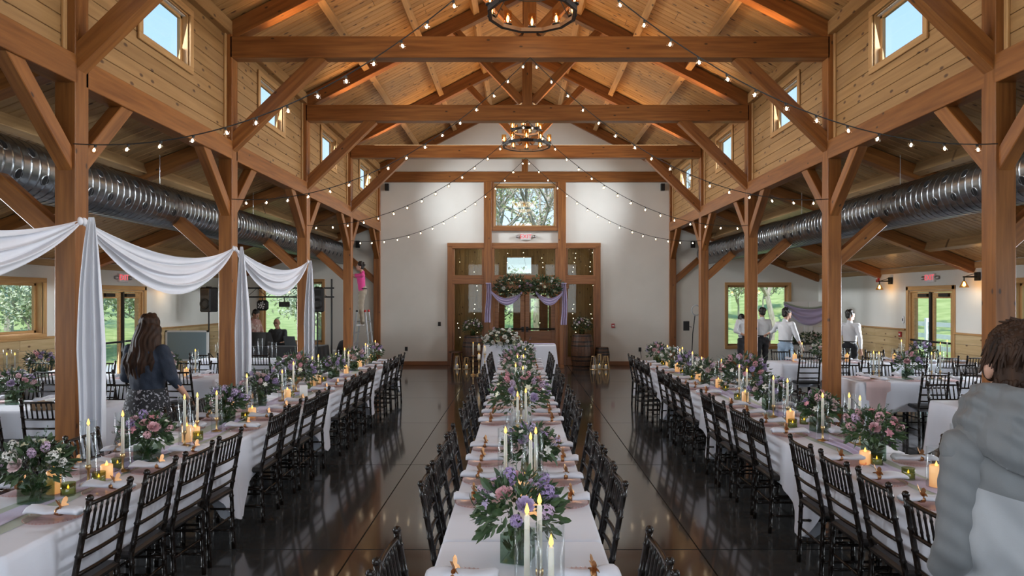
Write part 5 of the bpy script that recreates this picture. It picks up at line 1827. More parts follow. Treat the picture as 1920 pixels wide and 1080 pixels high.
def pa_speaker(x, y, rz, lab):
    t = thing('speaker_stand', 'black tripod stand under the %s' % lab, 'speaker stand', (x, y, 0), 0, 'tripod speaker stands')
    MB().tube([(0, 0, .25), (0, 0, 1.60)], .018, 8).build('pole', M['blackmatte'], t)
    for k in range(3):
        a = 2 * PI * k / 3 + .4
        MB().tube([(.45 * math.cos(a), .45 * math.sin(a), .012), (0, 0, .62)], .013, 6).build('leg', M['blackmatte'], t)
    MB().tube([(0, 0, .56), (0, 0, .68)], .03, 8).build('collar', M['blackmatte'], t)
    t = thing('loudspeaker', lab, 'speaker', (x, y, 1.60), rz, 'tall PA loudspeakers')
    MB().cbox(-.16, .16, -.14, .15, 0, .60, .03).build('cabinet', M['black'], t)
    MB().lathe([(0, -.02), (.04, -.01), (.115, .012), (.13, .02), (.135, .012), (.135, 0)], 22).build('woofer', M['iron'], t, True, (0, -.14, .20)).rotation_euler = (PI / 2, 0, 0)
    MB().box(-.10, .10, -.146, -.14, .40, .54).build('horn', M['iron'], t)
    MB().cbox(-.05, .05, -.05, .05, .6, .62, .008).build('handle', M['blackmatte'], t)
pa_speaker(-5.06, 16.45, .2, 'tall black loudspeaker right of the DJ corner')
pa_speaker(-7.72, 16.5, -.3, 'tall black loudspeaker at the left end of the DJ corner')
inst('folding_table', 'folding table under the black DJ cloth', 'table', TB_SHORT, (-5.95, DY + .05, 0), 0)
o = cloth_mesh(1.84, .76, .72, .0, 91)
tag(o.build('tablecloth', M['blackcloth'], None, True, (-5.95, DY + .05, 0)), 'black cloth over the DJ table', 'tablecloth')
t = thing('floor_monitor', 'black wedge monitor speaker on the DJ table', 'speaker', (-6.62, DY - .05, TZ + .005), -.25)
MB().prism([(-.18, 0), (.18, 0), (.18, .10), (.06, .33), (-.12, .33)], 'x', -.27, .27).build('cabinet', M['blackmatte'], t)
for k in range(7):
    MB().box(-.24, .24, -.001, .001, -.001, .012).build('grille_bar', M['iron'], t, False, (0, -.172 + k * .008, .05 + k * .04))
t = thing('laptop', 'open dark laptop on the DJ table', 'laptop', (-5.80, DY + .05, TZ + .005), -.35)
MB().cbox(-.17, .17, -.12, .12, 0, .018, .004).build('keyboard_base', M['charcoal'], t)
lid = MB().cbox(-.17, .17, -.006, .006, 0, .23, .003).build('lid', M['charcoal'], t, False, (0, -.12, .016))
lid.rotation_euler = (.3, 0, 0)
t = thing('dj_controller', 'low black DJ controller on the DJ table', 'controller', (-6.16, DY + .16, TZ + .005))
MB().cbox(-.16, .16, -.10, .10, 0, .05, .006).build('chassis', M['blackmatte'], t)
for s in (-1, 1):
    MB().lathe([(0, .05), (.055, .05), (.055, .062), (0, .062)], 18, (s * .085, 0, 0)).build('jog_wheel', M['iron'], t)
t = thing('covered_case', 'black cloth draped over a case right of the DJ table', 'covered case', (-4.62, 17.35, 0))
def hump(u, v):
    a = 2 * PI * u
    r = .12 + .30 * v ** .7 + .02 * math.sin(a * 7) * v
    return (r * math.cos(a) * .75, r * math.sin(a) * .75, .86 * (1 - v ** 1.6))
MB().grid(hump, 28, 12).build('cloth', M['blackcloth'], t, True)
MB().lathe([(0, .84), (.09, .86), (0, .87)], 14).build('cloth_peak', M['blackcloth'], t, True)
# tipped table leaning by the left wall
t = thing('tipped_table', 'blue-grey table tipped on edge against the left wall', 'table', (-7.95, 15.9, 0))
MB().cbox(-.48, .48, -.02, .02, .48, 1.16, .015).build('tabletop', base('panel', (.22, .30, .34), .5), t)
for a, b, c, d in ((-.50, -.46, .46, 1.18), (.46, .50, .46, 1.18), (-.5, .5, 1.14, 1.18), (-.5, .5, .46, .50)):
    MB().box(a, b, -.028, .028, c, d).build('edge_trim', M['white'], t)
for s in (-1, 1):
    MB().tube([(s * .4, .0, .5), (s * .42, -.12, 0)], .014, 8).build('leg', M['steel'], t)
    MB().tube([(s * .4, .0, .5), (s * .42, .18, 0)], .014, 8).build('leg', M['steel'], t)

# ------------------------------------------------------------------ ladder
LDX, LDY = -4.02, 16.72
t = thing('step_ladder', 'aluminium step ladder by the fourth left post', 'ladder', (LDX, LDY, 0))
for s in (-1, 1):
    MB().tube([(.22 + .06, s * .24, 0), (.10, s * .19, 1.62)], .022, 6).build('rail', M['steel'], t)
    MB().tube([(-.22 - .06, s * .24, 0), (-.10, s * .19, 1.62)], .022, 6).build('rail', M['steel'], t)
    MB().ball((.10, s * .19, 1.62), .035, 8, 6).build('end_cap', M['redplastic'], t, True)
    MB().ball((-.10, s * .19, 1.62), .03, 8, 6).build('end_cap', M['blackmatte'], t, True)
for k in range(5):
    z = .28 + k * .27
    x = .28 - .18 * z / 1.62
    w = .24 - .05 * z / 1.62
    for q in (1, -1):
        MB().box(q * x - .035, q * x + .035, -w, w, z - .012, z + .012).build('rung', M['steel'], t)

# ------------------------------------------------------------------ ring light and phone
t = thing('ring_light', 'ring light on a slim black stand near the right of the end wall', 'ring light', (4.42, 18.0, 0))
MB().tube([(0, 0, .25), (.03, 0, 1.0), (.09, 0, 1.48)], .013, 8).build('pole', M['blackmatte'], t)
for k in range(3):
    a = 2 * PI * k / 3
    MB().tube([(.28 * math.cos(a), .28 * math.sin(a), .01), (0, 0, .40)], .010, 6).build('leg', M['blackmatte'], t)
ring = [(.12 + .115 * math.cos(2 * PI * k / 28), 0, 1.62 + .135 * math.sin(2 * PI * k / 28)) for k in range(30)]
MB().tube(ring, .016, 8).build('ring', base('ring_grey', (.42, .43, .44), .5), t, True)
MB().tube([(.0, 0, 1.17), (-.10, 0, 1.2)], .010, 6).build('clamp_arm', M['blackmatte'], t)
MB().cbox(-.22, -.06, -.012, .012, 1.08, 1.33, .006).build('tablet', M['blackmatte'], t)
MB().box(-.03, .03, -.03, .03, .43, .52).build('battery_box', M['blackmatte'], t)

# ------------------------------------------------------------------ photo backdrop: white panel doors, drape, garland on a black table
BX, BY = 7.35, 17.6
t = thing('backdrop_doors', 'white panelled folding doors used as a photo backdrop', 'backdrop', (BX, BY, 0))
for k in range(2):
    x0 = -.62 + k * .63
    mb = MB().box(x0, x0 + .10, -.02, .02, 0, 1.85).box(x0 + .50, x0 + .60, -.02, .02, 0, 1.85)
    for a, b in ((0, .14), (.62, .74), (1.22, 1.34), (1.72, 1.85)):
        mb.box(x0 + .1, x0 + .5, -.02, .02, a, b)
    leaf = mb.build('door_leaf', M['white'], t)
    for a, b in ((.14, .62), (.74, 1.22), (1.34, 1.72)):
        MB().cbox(x0 + .11, x0 + .49, -.008, .008, a + .01, b - .01, .004).build('panel', M['white'], leaf)
def bdrape(nm, mat, lab, off, dz):
    o = MB().grid(lambda u, v: (BX - .66 + 1.32 * u, BY - .05 - off - .03 * math.sin(v * 15 + u * 2), 1.86 + dz - (.16 + .34 * v) * 4 * u * (1 - u) * .95 - .10 * v), 30, 22).build(nm, mat, None, True)
    tag(o, lab, 'drape', 'backdrop drapes')
bdrape('fabric_swag', M['sage'], 'sage green swag across the white backdrop doors', 0, .0)
bdrape('fabric_swag', M['lavender'], 'lavender swag across the white backdrop doors', .05, -.05)
t = thing('console_table', 'black curved-leg console table before the backdrop doors', 'table', (BX - .25, BY - .55, 0))
MB().cbox(-.5, .5, -.2, .2, .78, .82, .008).build('tabletop', M['black'], t)
for sx in (-1, 1):
    for sy in (-1, 1):
        MB().tube([(sx * .44, sy * .16, 0), (sx * .36, sy * .16, .2), (sx * .30, sy * .16, .45), (sx * .42, sy * .16, .65), (sx * .46, sy * .16, .79)], .024, 8).build('leg', M['black'], t, True)
t = thing('flower_garland', 'long white flower garland lying on the black console table', 'flowers', (BX - .25, BY - .58, .90))
tag(foliage_mb(.58, .17, .17, 620, 2, .08, -.7).build('foliage', M['leaf'], t), kind='stuff')
blooms(t, 'white', 14, 10, 4, .54, .16, .16, .0, .042, random.Random(5), -.3, 8)
# ------------------------------------------------------------------ people
workshop = bpy.data.scenes.new('workshop')      # small empty scene, so that each union is quick to evaluate
def remesh(mb, mat, voxel, smooth=4, disp=None):
    """union of overlapping closed shapes as one continuous skin"""
    me = bpy.data.meshes.new('tmp')
    me.from_pydata(mb.v, [], mb.f)
    o = bpy.data.objects.new('tmp', me)
    workshop.collection.objects.link(o)
    r = o.modifiers.new('r', 'REMESH')
    r.mode = 'VOXEL'
    r.voxel_size = voxel
    s = o.modifiers.new('s', 'SMOOTH')
    s.factor = .5
    s.iterations = smooth
    vl = workshop.view_layers[0]
    vl.update()
    out = bpy.data.meshes.new_from_object(o.evaluated_get(vl.depsgraph))
    bpy.data.objects.remove(o)
    bpy.data.meshes.remove(me)
    if disp:
        pts = [(v.co.copy(), v.normal.copy()) for v in out.vertices]
        out.vertices.foreach_set('co', [x for p, n in pts for x in disp(p, n)])
        out.update()
    out.materials.clear()
    out.materials.append(mat)
    out.polygons.foreach_set('use_smooth', [True] * len(out.polygons))
    return out
def V(*a): return Vector(a)
J0 = {'pelvis': (0, 0, .95), 'waist': (0, .0, 1.08), 'chest': (0, .0, 1.32), 'neck': (0, -.01, 1.47), 'head': (0, .02, 1.625),
      'shR': (.175, -.01, 1.40), 'elR': (.23, -.03, 1.13), 'wrR': (.24, .07, .89), 'shL': (-.175, -.01, 1.40), 'elL': (-.23, -.03, 1.13), 'wrL': (-.24, .07, .89),
      'hipR': (.085, 0, .92), 'knR': (.095, .03, .50), 'anR': (.10, -.01, .09), 'hipL': (-.085, 0, .92), 'knL': (-.095, .03, .50), 'anL': (-.10, -.01, .09)}
def hand(mb, w, e, up=(0, 0, 1), curl=.35):
    d = (w - e).normalized()
    u = Vector(up)
    n = (u - d * u.dot(d))
    n = n.normalized() if n.length > 1e-4 else d.orthogonal().normalized()
    s = d.cross(n)
    mb.cap(w, w + d * .075, .026, .034, 10, s, .5)
    for k, (off, l) in enumerate(((-.030, .065), (-.010, .075), (.010, .070), (.029, .055))):
        p = w + d * .095 + s * off
        q = p + (d * math.cos(curl) - n * math.sin(curl)) * l * .55
        r = q + (d * math.cos(curl * 2.2) - n * math.sin(curl * 2.2)) * l * .5
        mb.cap(p - d * .02, q, .0095, .009, 7)
        mb.cap(q, r, .009, .0075, 7)
    p = w + d * .035 - s * .028
    q = p + (d * .6 - s * .7 - n * .2).normalized() * .045
    mb.cap(p, q, .012, .010, 7)
    mb.cap(q, q + (d * .9 - s * .2 - n * .3).normalized() * .032, .010, .008, 7)
def person(lab, loc, yaw, H=1.75, pose=None, shirt='shirtwhite', pants='trousers', hair='hairdark', build=1.0, sleeves='long', voxel=.011, hairstyle='short', skirt=None, look=(0, 0, 0), shoes='blackmatte', extra=None, hands_up=((0, 0, 1), (0, 0, 1)), bald=False, seated=False):
    J = {k: Vector(v) for k, v in J0.items()}
    for k, v in (pose or {}).items():
        J[k] = Vector(v)
    t = thing('person', lab, 'person', loc, yaw)
    sc_ = H / 1.75
    t.scale = (sc_, sc_, sc_)
    X = (1, 0, 0)
    b = build
    hd = J['head']
    Rh = Euler(look).to_matrix()
    hp = lambda p: hd + Rh @ Vector(p)
    body = MB()
    # head with jaw, nose, ears, brow
    body.ball(hp((0, 0, .025)), (.076, .095, .098), 14, 10, Rh)
    body.ball(hp((0, .022, -.045)), (.058, .068, .070), 12, 8, Rh)
    body.cap(hp((0, .088, .012)), hp((0, .108, -.022)), .010, .016, 8)
    for s in (-1, 1):
        body.ball(hp((s * .078, -.005, -.005)), (.012, .022, .032), 8, 6, Rh)
        body.ball(hp((s * .03, .082, .030)), (.024, .012, .010), 8, 6, Rh)
        body.ball(hp((s * .034, .066, -.02)), (.022, .02, .02), 8, 6, Rh)
    body.ball(hp((0, .086, -.052)), (.024, .010, .008), 8, 6, Rh)
    body.ball(hp((0, .075, -.088)), (.026, .022, .020), 8, 6, Rh)
    body.cap(J['neck'] - V(0, 0, .06), hd + V(0, -.02, -.04), .055, .052, 12)
    body.cap(J['waist'], J['chest'], .125 * b, .145 * b, 14, X, .68)
    body.cap(J['pelvis'], J['waist'], .135 * b, .12 * b, 14, X, .72)
    for S in 'LR':
        sh, el, wr = J['sh' + S], J['el' + S], J['wr' + S]
        body.cap(J['chest'] + V(0, 0, .06), sh, .06, .052, 10)
        body.cap(sh, el, .050 * b, .040 * b, 10)
        body.cap(el, wr, .039 * b, .026, 10)
        hand(body, wr, el, hands_up[0 if S == 'L' else 1])
        hip, kn, an = J['hip' + S], J['kn' + S], J['an' + S]
        body.cap(hip, kn, .083 * b, .055, 10)
        body.cap(kn, an, .054, .036, 10)
    body_o = new('body', remesh(body, M['skin'], voxel, 3), t)
    for s in (-1, 1):
        MB().ball(hp((s * .031, .083, .012)), (.011, .007, .007), 8, 6).build('eye', M['blackmatte'], body_o, True)
    # top
    if shirt:
        c = MB()
        g = .014
        c.cap(J['waist'] - V(0, 0, .06), J['chest'], .132 * b + g, .150 * b + g, 16, X, .70)
        c.cap(J['chest'] + V(0, 0, .02), J['chest'] + V(0, -.005, .06), .15 * b + g, .12, 14, X, .62)
        for S in 'LR':
            sh, el, wr = J['sh' + S], J['el' + S], J['wr' + S]
            c.cap(J['chest'] + V(0, 0, .055), sh, .068, .060 + g * .3, 10)
            if sleeves == 'short':
                c.cap(sh, sh.lerp(el, .72), .060 * b, .058 * b, 10)
            else:
                c.cap(sh, el, .060 * b, .050 * b, 10)
                c.cap(el, el.lerp(wr, .86 if sleeves == 'long' else .45), .049 * b, .038, 10)
        c.cap(J['neck'] - V(0, 0, .05), J['neck'] + V(0, -.005, .01), .066, .060, 12)
        rr = random.Random(len(lab))
        f1, f2 = rr.uniform(0, 6), rr.uniform(0, 6)
        def fold(p, n):
            return p + n * (.005 * math.sin(p.z * 24 + p.x * 31 + f1) * math.sin(p.x * 17 + p.y * 23 + f2) + .0015 * math.sin(p.z * 70 + p.y * 60 + p.x * 50))
        new('shirt', remesh(c, M[shirt], voxel, 3, fold), t)
    if pants:
        c = MB()
        c.cap(J['pelvis'] - V(0, 0, .01), J['pelvis'] + V(0, 0, .08), .142 * b, .136 * b, 14, X, .76)
        for S in 'LR':
            hip, kn, an = J['hip' + S], J['kn' + S], J['an' + S]
            c.cap(hip, kn, .094 * b, .070, 12)
            c.cap(kn, an + (kn - an) * .06, .068, .054, 12)
        new('trousers', remesh(c, M[pants], voxel, 3, lambda p, n: p + n * .005 * math.sin(p.z * 46 + p.x * 30)), t)
        MB().tube([(.142 * b * math.cos(2 * PI * k / 20), .108 * b * math.sin(2 * PI * k / 20) + J['pelvis'].y, J['pelvis'].z + .085) for k in range(21)], .014, 6).build('belt', M['blackmatte'], t, True)
    if skirt:
        n = 32
        def sk(u, v):
            a = 2 * PI * u
            fl = .15 + .17 * v + .018 * math.sin(a * 8) * v
            return (fl * 1.02 * b * math.cos(a), fl * .85 * b * math.sin(a), J['waist'].z - .04 - (J['waist'].z - .26) * v)
        MB().grid(sk, n, 14).build('skirt', skirt, t, True)
    for S in 'LR':
        an = J['an' + S]
        dirn = V(0, 1, 0)
        s_ = MB().cap(an + V(0, -.02, -.045), an + V(0, .13, -.055), .040, .036, 10, X, .75)
        new('shoe', remesh(s_, M[shoes], .012, 2), t)
    # hair
    h = MB()
    if bald:
        for s in (-1, 1):
            h.ball(hp((s * .066, -.02, .005)), (.016, .05, .04), 10, 6, Rh)
        h.ball(hp((0, -.075, .0)), (.06, .026, .045), 10, 6, Rh)
    else:
        h.ball(hp((0, -.016, .048)), (.088, .102, .092), 14, 10, Rh)
        h.ball(hp((0, -.05, -.005)), (.076, .062, .075), 12, 8, Rh)
        rr = random.Random(len(lab) + 3)
        for k in range(26 if hairstyle != 'bob' else 18):
            a, el = rr.uniform(0, 2 * PI), rr.uniform(.15, 1.4)
            d = V(math.cos(a) * math.cos(el), math.sin(a) * math.cos(el), math.sin(el))
            if d.y > .5 and el < .7: continue
            p = hp((d.x * .082, -.016 + d.y * .096, .045 + d.z * .085))
            h.ball(p, rr.uniform(.018, .03) * (1.4 if hairstyle == 'fluffy' else 1), 8, 6)
        if hairstyle == 'long':
            for k in range(26):
                a = PI * (1.0 + k / 25)
                x0, y0 = .082 * math.cos(a), .075 * math.sin(a) - .01
                p = hp((x0, y0, .0))
                w = .9 + .25 * math.sin(k * 1.7)
                q1 = V(p.x * 1.45, p.y - .045, hd.z - .17)
                q2 = V(p.x * 1.75 * w, p.y - .085 - .02 * math.sin(k), hd.z - .32)
                q3 = V(p.x * 1.60 * w + .015 * math.sin(k * 3), p.y - .075, hd.z - .46 - .05 * math.sin(k * 2.3))
                h.cap(p, q1, .034, .034, 8)
                h.cap(q1, q2, .034, .028, 8)
                h.cap(q2, q3, .028, .012, 8)
    ho = remesh(h, M[hair], .010 if hairstyle != 'long' else .011, 2, lambda p, n: p + n * .003 * math.sin(p.x * 160 + 3 * math.sin(p.z * 22)))
    new('hair', ho, t)
    if extra: extra(t, J)
    return t

# woman in a denim jacket by the left row, seen from behind
floral = noisy('floral', (.012, .012, .016), (.36, .36, .40), 46, .8, p0=.58, p1=.62, detail=2)
person('woman with long brown hair, denim jacket and dark floral skirt behind the left row', (-3.78, 6.62, 0), -.15, 1.75,
       {'elR': (.27, -.02, 1.15), 'wrR': (.30, .16, .95), 'elL': (-.25, .02, 1.14), 'wrL': (-.16, .20, 1.02), 'head': (-.01, .05, 1.62)},
       'denim', None, 'hairbrown', 1.17, 'mid', .011, 'long', floral, (-.25, 0, .15))

# person in a pink shirt on the ladder, facing the post
person('person in a pink shirt and khaki trousers standing on the step ladder', (LDX - .02, LDY, 1.24), PI / 2 + .15, 1.58,
       {'elR': (.17, .20, 1.36), 'wrR': (.08, .40, 1.46), 'elL': (-.17, .20, 1.38), 'wrL': (-.08, .40, 1.50), 'head': (0, .05, 1.63), 'chest': (0, .03, 1.32), 'pelvis': (0, -.03, .95)},
       'pink', 'khaki', 'hairdark', .95, 'short', .011, hairstyle='fluffy', shoes='white', look=(.15, 0, 0))

# DJ corner
def glasses(t, J):
    for s in (-1, 1):
        MB().tube([(s * .034 + .024 * math.cos(2 * PI * k / 12), .112 + J['head'].y, J['head'].z + .012 + .017 * math.sin(2 * PI * k / 12)) for k in range(13)], .003, 5).build('glasses_rim', M['blackmatte'], t)
person('seated DJ in a dark grey shirt behind the DJ table', (-6.42, 17.55, -.32), PI, 1.75,
       {'hipL': (-.10, .02, .82), 'hipR': (.10, .02, .82), 'pelvis': (0, 0, .86), 'knL': (-.14, .42, .80), 'knR': (.14, .42, .80), 'anL': (-.14, .40, .40), 'anR': (.14, .40, .40),
        'elL': (-.25, .10, 1.13), 'wrL': (-.14, .33, 1.10), 'elR': (.25, .10, 1.13), 'wrR': (.14, .33, 1.10), 'head': (0, .06, 1.61)},
       'charcoal', 'trousers', 'hairdark', 1.1, 'mid', .011, bald=True, look=(-.2, 0, 0), extra=glasses)
rosy = noisy('rosy', (.42, .22, .19), (.62, .50, .44), 12, .8, p0=.45, p1=.6, detail=2)
M['rosy'] = rosy
person('woman in a rose patterned blouse standing beside the DJ, looking down', (-7.12, 17.75, 0), -PI / 2 - .35, 1.66,
       {'elL': (-.20, .10, 1.12), 'wrL': (-.10, .28, 1.02), 'elR': (.22, .06, 1.12), 'wrR': (.12, .28, 1.00), 'head': (0, .07, 1.60)},
       'rosy', 'trousers', 'hairdark', 1.2, 'mid', .011, look=(-.45, 0, 0))
t = thing('stool', 'black stool under the seated DJ', 'stool', (-6.42, 17.55, 0))
MB().lathe([(0, .40), (.19, .40), (.20, .42), (.20, .445), (0, .45)], 18).build('seat', M['seatpad'], t, True)
for k in range(4):
    a = PI / 4 + PI / 2 * k
    MB().tube([(.20 * math.cos(a), .20 * math.sin(a), 0), (.14 * math.cos(a), .14 * math.sin(a), .41)], .014, 8).build('leg', M['blackmatte'], t)

# men in white shirts in the right aisle
person('man in a white shirt leaning beside the right end window, arm bent', (5.40, 16.75, 0), .25, 1.70,
       {'elL': (-.30, -.08, 1.16), 'wrL': (-.10, -.20, 1.06), 'elR': (.24, .02, 1.12), 'wrR': (.18, .20, 1.0), 'head': (.08, .22, 1.44), 'neck': (.04, .10, 1.40), 'chest': (.01, .05, 1.30)},
       'shirtwhite', 'trousers', 'hairdark', 1.0, 'mid', .011, look=(-.7, 0, 0))
person('man in a white shirt and black trousers, back turned at the right end window', (5.92, 16.95, 0), .1, 1.70, {}, 'shirtwhite', 'trousers', 'hairdark', 1.02, 'long', .011)
person('man in a white shirt and light blue trousers pointing to the left', (5.62, 14.7, 0), -.9, 1.71,
       {'elL': (-.34, .10, 1.24), 'wrL': (-.56, .22, 1.16), 'elR': (.25, .03, 1.14), 'wrR': (.30, .14, .92), 'head': (.02, .03, 1.63)},
       'shirtwhite', 'lightblue', 'hairdark', 1.04, 'mid', .011, look=(0, 0, -.5))
person('man in a white shirt and black trousers standing alone by the right wainscot', (7.02, 14.7, 0), -.85, 1.68, {'wrL': (-.25, .04, .87), 'wrR': (.24, .0, .87)}, 'shirtwhite', 'trousers', 'hairdark', .98, 'long', .011, look=(0, 0, -.5))

# foreground man in a grey hooded jacket, seen from behind
def jacket_man():
    t = thing('person', 'man in a two-tone grey hooded jacket, back turned at the right edge', 'person', (1.345, 2.02, 0), -.10)
    b = MB()
    hd = V(.015, .02, 1.70)
    Rh = Euler((0, 0, -.15)).to_matrix()
    hp = lambda p: hd + Rh @ Vector(p)
    b.ball(hp((0, .0, .02)), (.080, .100, .105), 16, 12, Rh)
    b.ball(hp((0, .03, -.05)), (.062, .072, .072), 12, 8, Rh)
    b.cap(hp((0, .095, .01)), hp((0, .115, -.025)), .011, .017, 8)
    for s in (-1, 1):
        b.ball(hp((s * .084, -.004, -.012)), (.012, .022, .034), 10, 8, Rh)
        b.ball(hp((s * .032, .088, .03)), (.024, .012, .01), 8, 6, Rh)
    b.ball(hp((0, .092, -.055)), (.026, .010, .009), 8, 6, Rh)
    b.cap(V(0, -.02, 1.48), V(.012, -.01, 1.62), .064, .060, 14)
    b.cap(V(0, 0, 1.08), V(0, -.01, 1.40), .14, .16, 14, (1, 0, 0), .66)
    b.cap(V(0, 0, .96), V(0, 0, 1.1), .15, .14, 14, (1, 0, 0), .7)
    for s in (-1, 1):
        b.cap(V(0, -.01, 1.44), V(s * .15, -.02, 1.43), .06, .046, 10)
        b.cap(V(s * .14, -.02, 1.42), V(s * .188, -.032, 1.16), .044, .036, 10)
        b.cap(V(s * .188, -.032, 1.16), V(s * .055, .185, 1.07), .036, .028, 10)
        hand(b, V(s * .055, .185, 1.07), V(s * .188, -.032, 1.16))
        b.cap(V(s * .09, 0, .95), V(s * .10, .02, .52), .088, .058, 10)
        b.cap(V(s * .10, .02, .52), V(s * .10, -.02, .09), .056, .038, 10)
    bo = new('body', remesh(b, M['skin'], .010, 3), t)
    for s in (-1, 1):
        MB().ball(hp((s * .033, .09, .012)), (.011, .007, .007), 8, 6).build('eye', M['blackmatte'], bo, True)
    c = MB()
    for s in (-1, 1):
        c.cap(V(s * .09, 0, .95), V(s * .10, .02, .52), .105, .082, 12)
        c.cap(V(s * .10, .02, .52), V(s * .10, -.02, .10), .078, .066, 12)
    c.cap(V(0, 0, .95), V(0, 0, 1.02), .155, .15, 14, (1, 0, 0), .75)
    new('trousers', remesh(c, M['trousers'], .012, 3), t)
    for s in (-1, 1):
        new('shoe', remesh(MB().cap(V(s * .10, -.04, .045), V(s * .11, .13, .04), .045, .042, 10, (1, 0, 0), .8), M['blackmatte'], .012, 2), t)
    # jacket: body panel and sleeves
    rr = random.Random(3)
    def fold(p, n):
        a = math.exp(-((p.z - 1.12) / .12) ** 2)
        w = .007 * math.sin(p.z * 30 + 9 * p.x + 2 * math.sin(p.x * 14)) * (.25 + a) + .006 * math.sin(p.x * 26 - p.z * 11 + 1.0) + .003 * math.sin(p.x * 70 + p.z * 44)
        # diagonal drape from the shoulder blades
        w += .007 * math.sin((p.x * .8 + p.z * .6) * 34) * math.exp(-((p.z - 1.28) / .15) ** 2)
        return p + n * w
    c = MB()
    c.cap(V(0, -.015, 1.02), V(0, -.025, 1.36), .190, .190, 22, (1, 0, 0), .80)
    c.cap(V(0, -.03, 1.36), V(0, -.025, 1.44), .187, .13, 20, (1, 0, 0), .74)
    for s in (-1, 1):
        c.cap(V(s * .02, -.02, 1.485), V(s * .165, -.025, 1.455), .090, .074, 14)
    full = remesh(c, two_tone('two_tone_jacket', (.125, .132, .138), (.29, .30, .315), .22, 1.325), .008, 3, fold)
    j = new('jacket', full, t)
    for s in (-1, 1):
        c = MB()
        c.cap(V(s * .105, -.022, 1.475), V(s * .150, -.026, 1.450), .080, .074, 16)
        c.cap(V(s * .150, -.026, 1.450), V(s * .178, -.030, 1.30), .074, .062, 16)
        c.cap(V(s * .178, -.030, 1.30), V(s * .190, -.035, 1.16), .062, .058, 16)
        c.cap(V(s * .190, -.035, 1.16), V(s * .186, .03, 1.085), .058, .051, 16)
        c.cap(V(s * .186, .03, 1.085), V(s * .085, .165, 1.075), .051, .044, 16)
        new('sleeve', remesh(c, M['grey_jacket'], .007, 4, lambda p, n: p + n * (.003 * math.sin(p.z * 36 + p.y * 40 + 3 * math.sin(p.x * 30)) * max(0, 1 - abs(p.z - 1.14) / .2) + .002 * math.sin(p.z * 90 + p.x * 60))), j)
    for s in (-1, 1):
        new('cuff', remesh(MB().cap(V(s * .098, .150, 1.076), V(s * .078, .172, 1.074), .049, .046, 12), M['grey_jacket'], .008, 2), j)
    # hood lying on the back: a thick cowl round the neck with a pouch behind
    sec = [(.074, 1.56), (.078, 1.625), (.098, 1.655), (.124, 1.648), (.152, 1.600), (.170, 1.535), (.160, 1.470), (.100, 1.455)]
    m, n = len(sec), 56
    vs, fs = [], []
    for k in range(n):
        a = 2 * PI * k / n
        back = max(0, -math.sin(a)) ** 1.5
        for q, (r, z) in enumerate(sec):
            o_ = 1 if q in (4, 5, 6) else (.5 if q == 3 else 0)
            rip = .006 * math.sin(a * 9 + q * .8) + .004 * math.sin(a * 17 + q * 1.7)
            rr_ = r + back * .030 * o_ + rip * (1 if 1 < q < 7 else .3)
            zz = z - back * .075 * (1 if q in (5, 6) else .45 if q == 4 else 0) - .022 * max(0, math.sin(a)) + .005 * math.sin(a * 7 + q)
            vs.append((rr_ * 1.08 * math.cos(a) + .008, rr_ * math.sin(a) - .028, zz))
    for k in range(n):
        for q in range(m):
            fs.append((k * m + q, ((k + 1) % n) * m + q, ((k + 1) % n) * m + (q + 1) % m, k * m + (q + 1) % m))
    hood = MB().add(vs, fs)
    new('hood', remesh(hood, M['grey_jacket'], .006, 1, lambda p, nn: p + nn * (.0035 * math.sin(p.x * 45 + p.z * 95) + .002 * math.sin(p.x * 130 + p.z * 60))), j)
    # short brown hair, combed down to ears and nape
    h = MB()
    h.ball(hp((0, -.014, .046)), (.089, .104, .092), 18, 12, Rh)
    h.ball(hp((0, -.045, -.030)), (.082, .066, .090), 14, 10, Rh)
    h.ball(hp((0, -.058, -.095)), (.062, .044, .055), 12, 8, Rh)
    for s in (-1, 1):
        h.ball(hp((s * .070, .012, .0)), (.022, .045, .050), 10, 8, Rh)
    for k in range(900):
        a, el = rr.uniform(0, 2 * PI), rr.uniform(-1.0, 1.5)
        d = V(math.cos(a) * math.cos(el), math.sin(a) * math.cos(el), math.sin(el))
        if d.y > .3 and el < .5: continue
        if abs(d.x) > .80 and d.y > -.1 and el < -.35: continue
        c0 = V(d.x * .088, -.014 + d.y * .103, .046 + d.z * .091) if el > -.15 else V(d.x * .083, -.045 + d.y * .066, -.020 + d.z * .100)
        tg = V(-d.x * d.z * .5 + rr.uniform(-.45, .45), -d.y * d.z * .5 + .1 + rr.uniform(-.2, .2), -(1 - d.z * d.z) - .15 + rr.uniform(-.3, .2)).normalized()
        p0, p1 = hp(c0 * .98), hp(c0 + tg * rr.uniform(.025, .06) + d * rr.uniform(.002, .012))
        h.cap(p0, p1, .0068, .0022, 5)
    new('hair', h.mesh(M['hairbrown'], True), t)
jacket_man()
bpy.data.scenes.remove(workshop)
# ------------------------------------------------------------------ outside
def gz(x, y):
    z = -.12
    if x > 12: z += .14 * (x - 12)
    if y > 26: z += .10 * (y - 26) * (1 if x > 0 else .35)
    if x < -16: z += .10 * (-16 - x)
    return z
g = MB().grid(lambda u, v: (-60 + 120 * u, -20 + 95 * v, gz(-60 + 120 * u, -20 + 95 * v)), 60, 50)
o = g.build('ground', M['grass'], None, True)
tag(o, 'green lawn and rising meadow outside the windows', None, None, 'structure')
o = MB().box(8.75, 11.6, 8, 22, -.14, -.05).build('path', M['gravel'])
tag(o, 'pale gravel path outside the right door', None, None, 'structure')
o = MB().box(-12.4, -8.75, 8, 22, -.14, -.05).build('path', M['gravel'])
tag(o, 'pale gravel path outside the left door', None, None, 'structure')
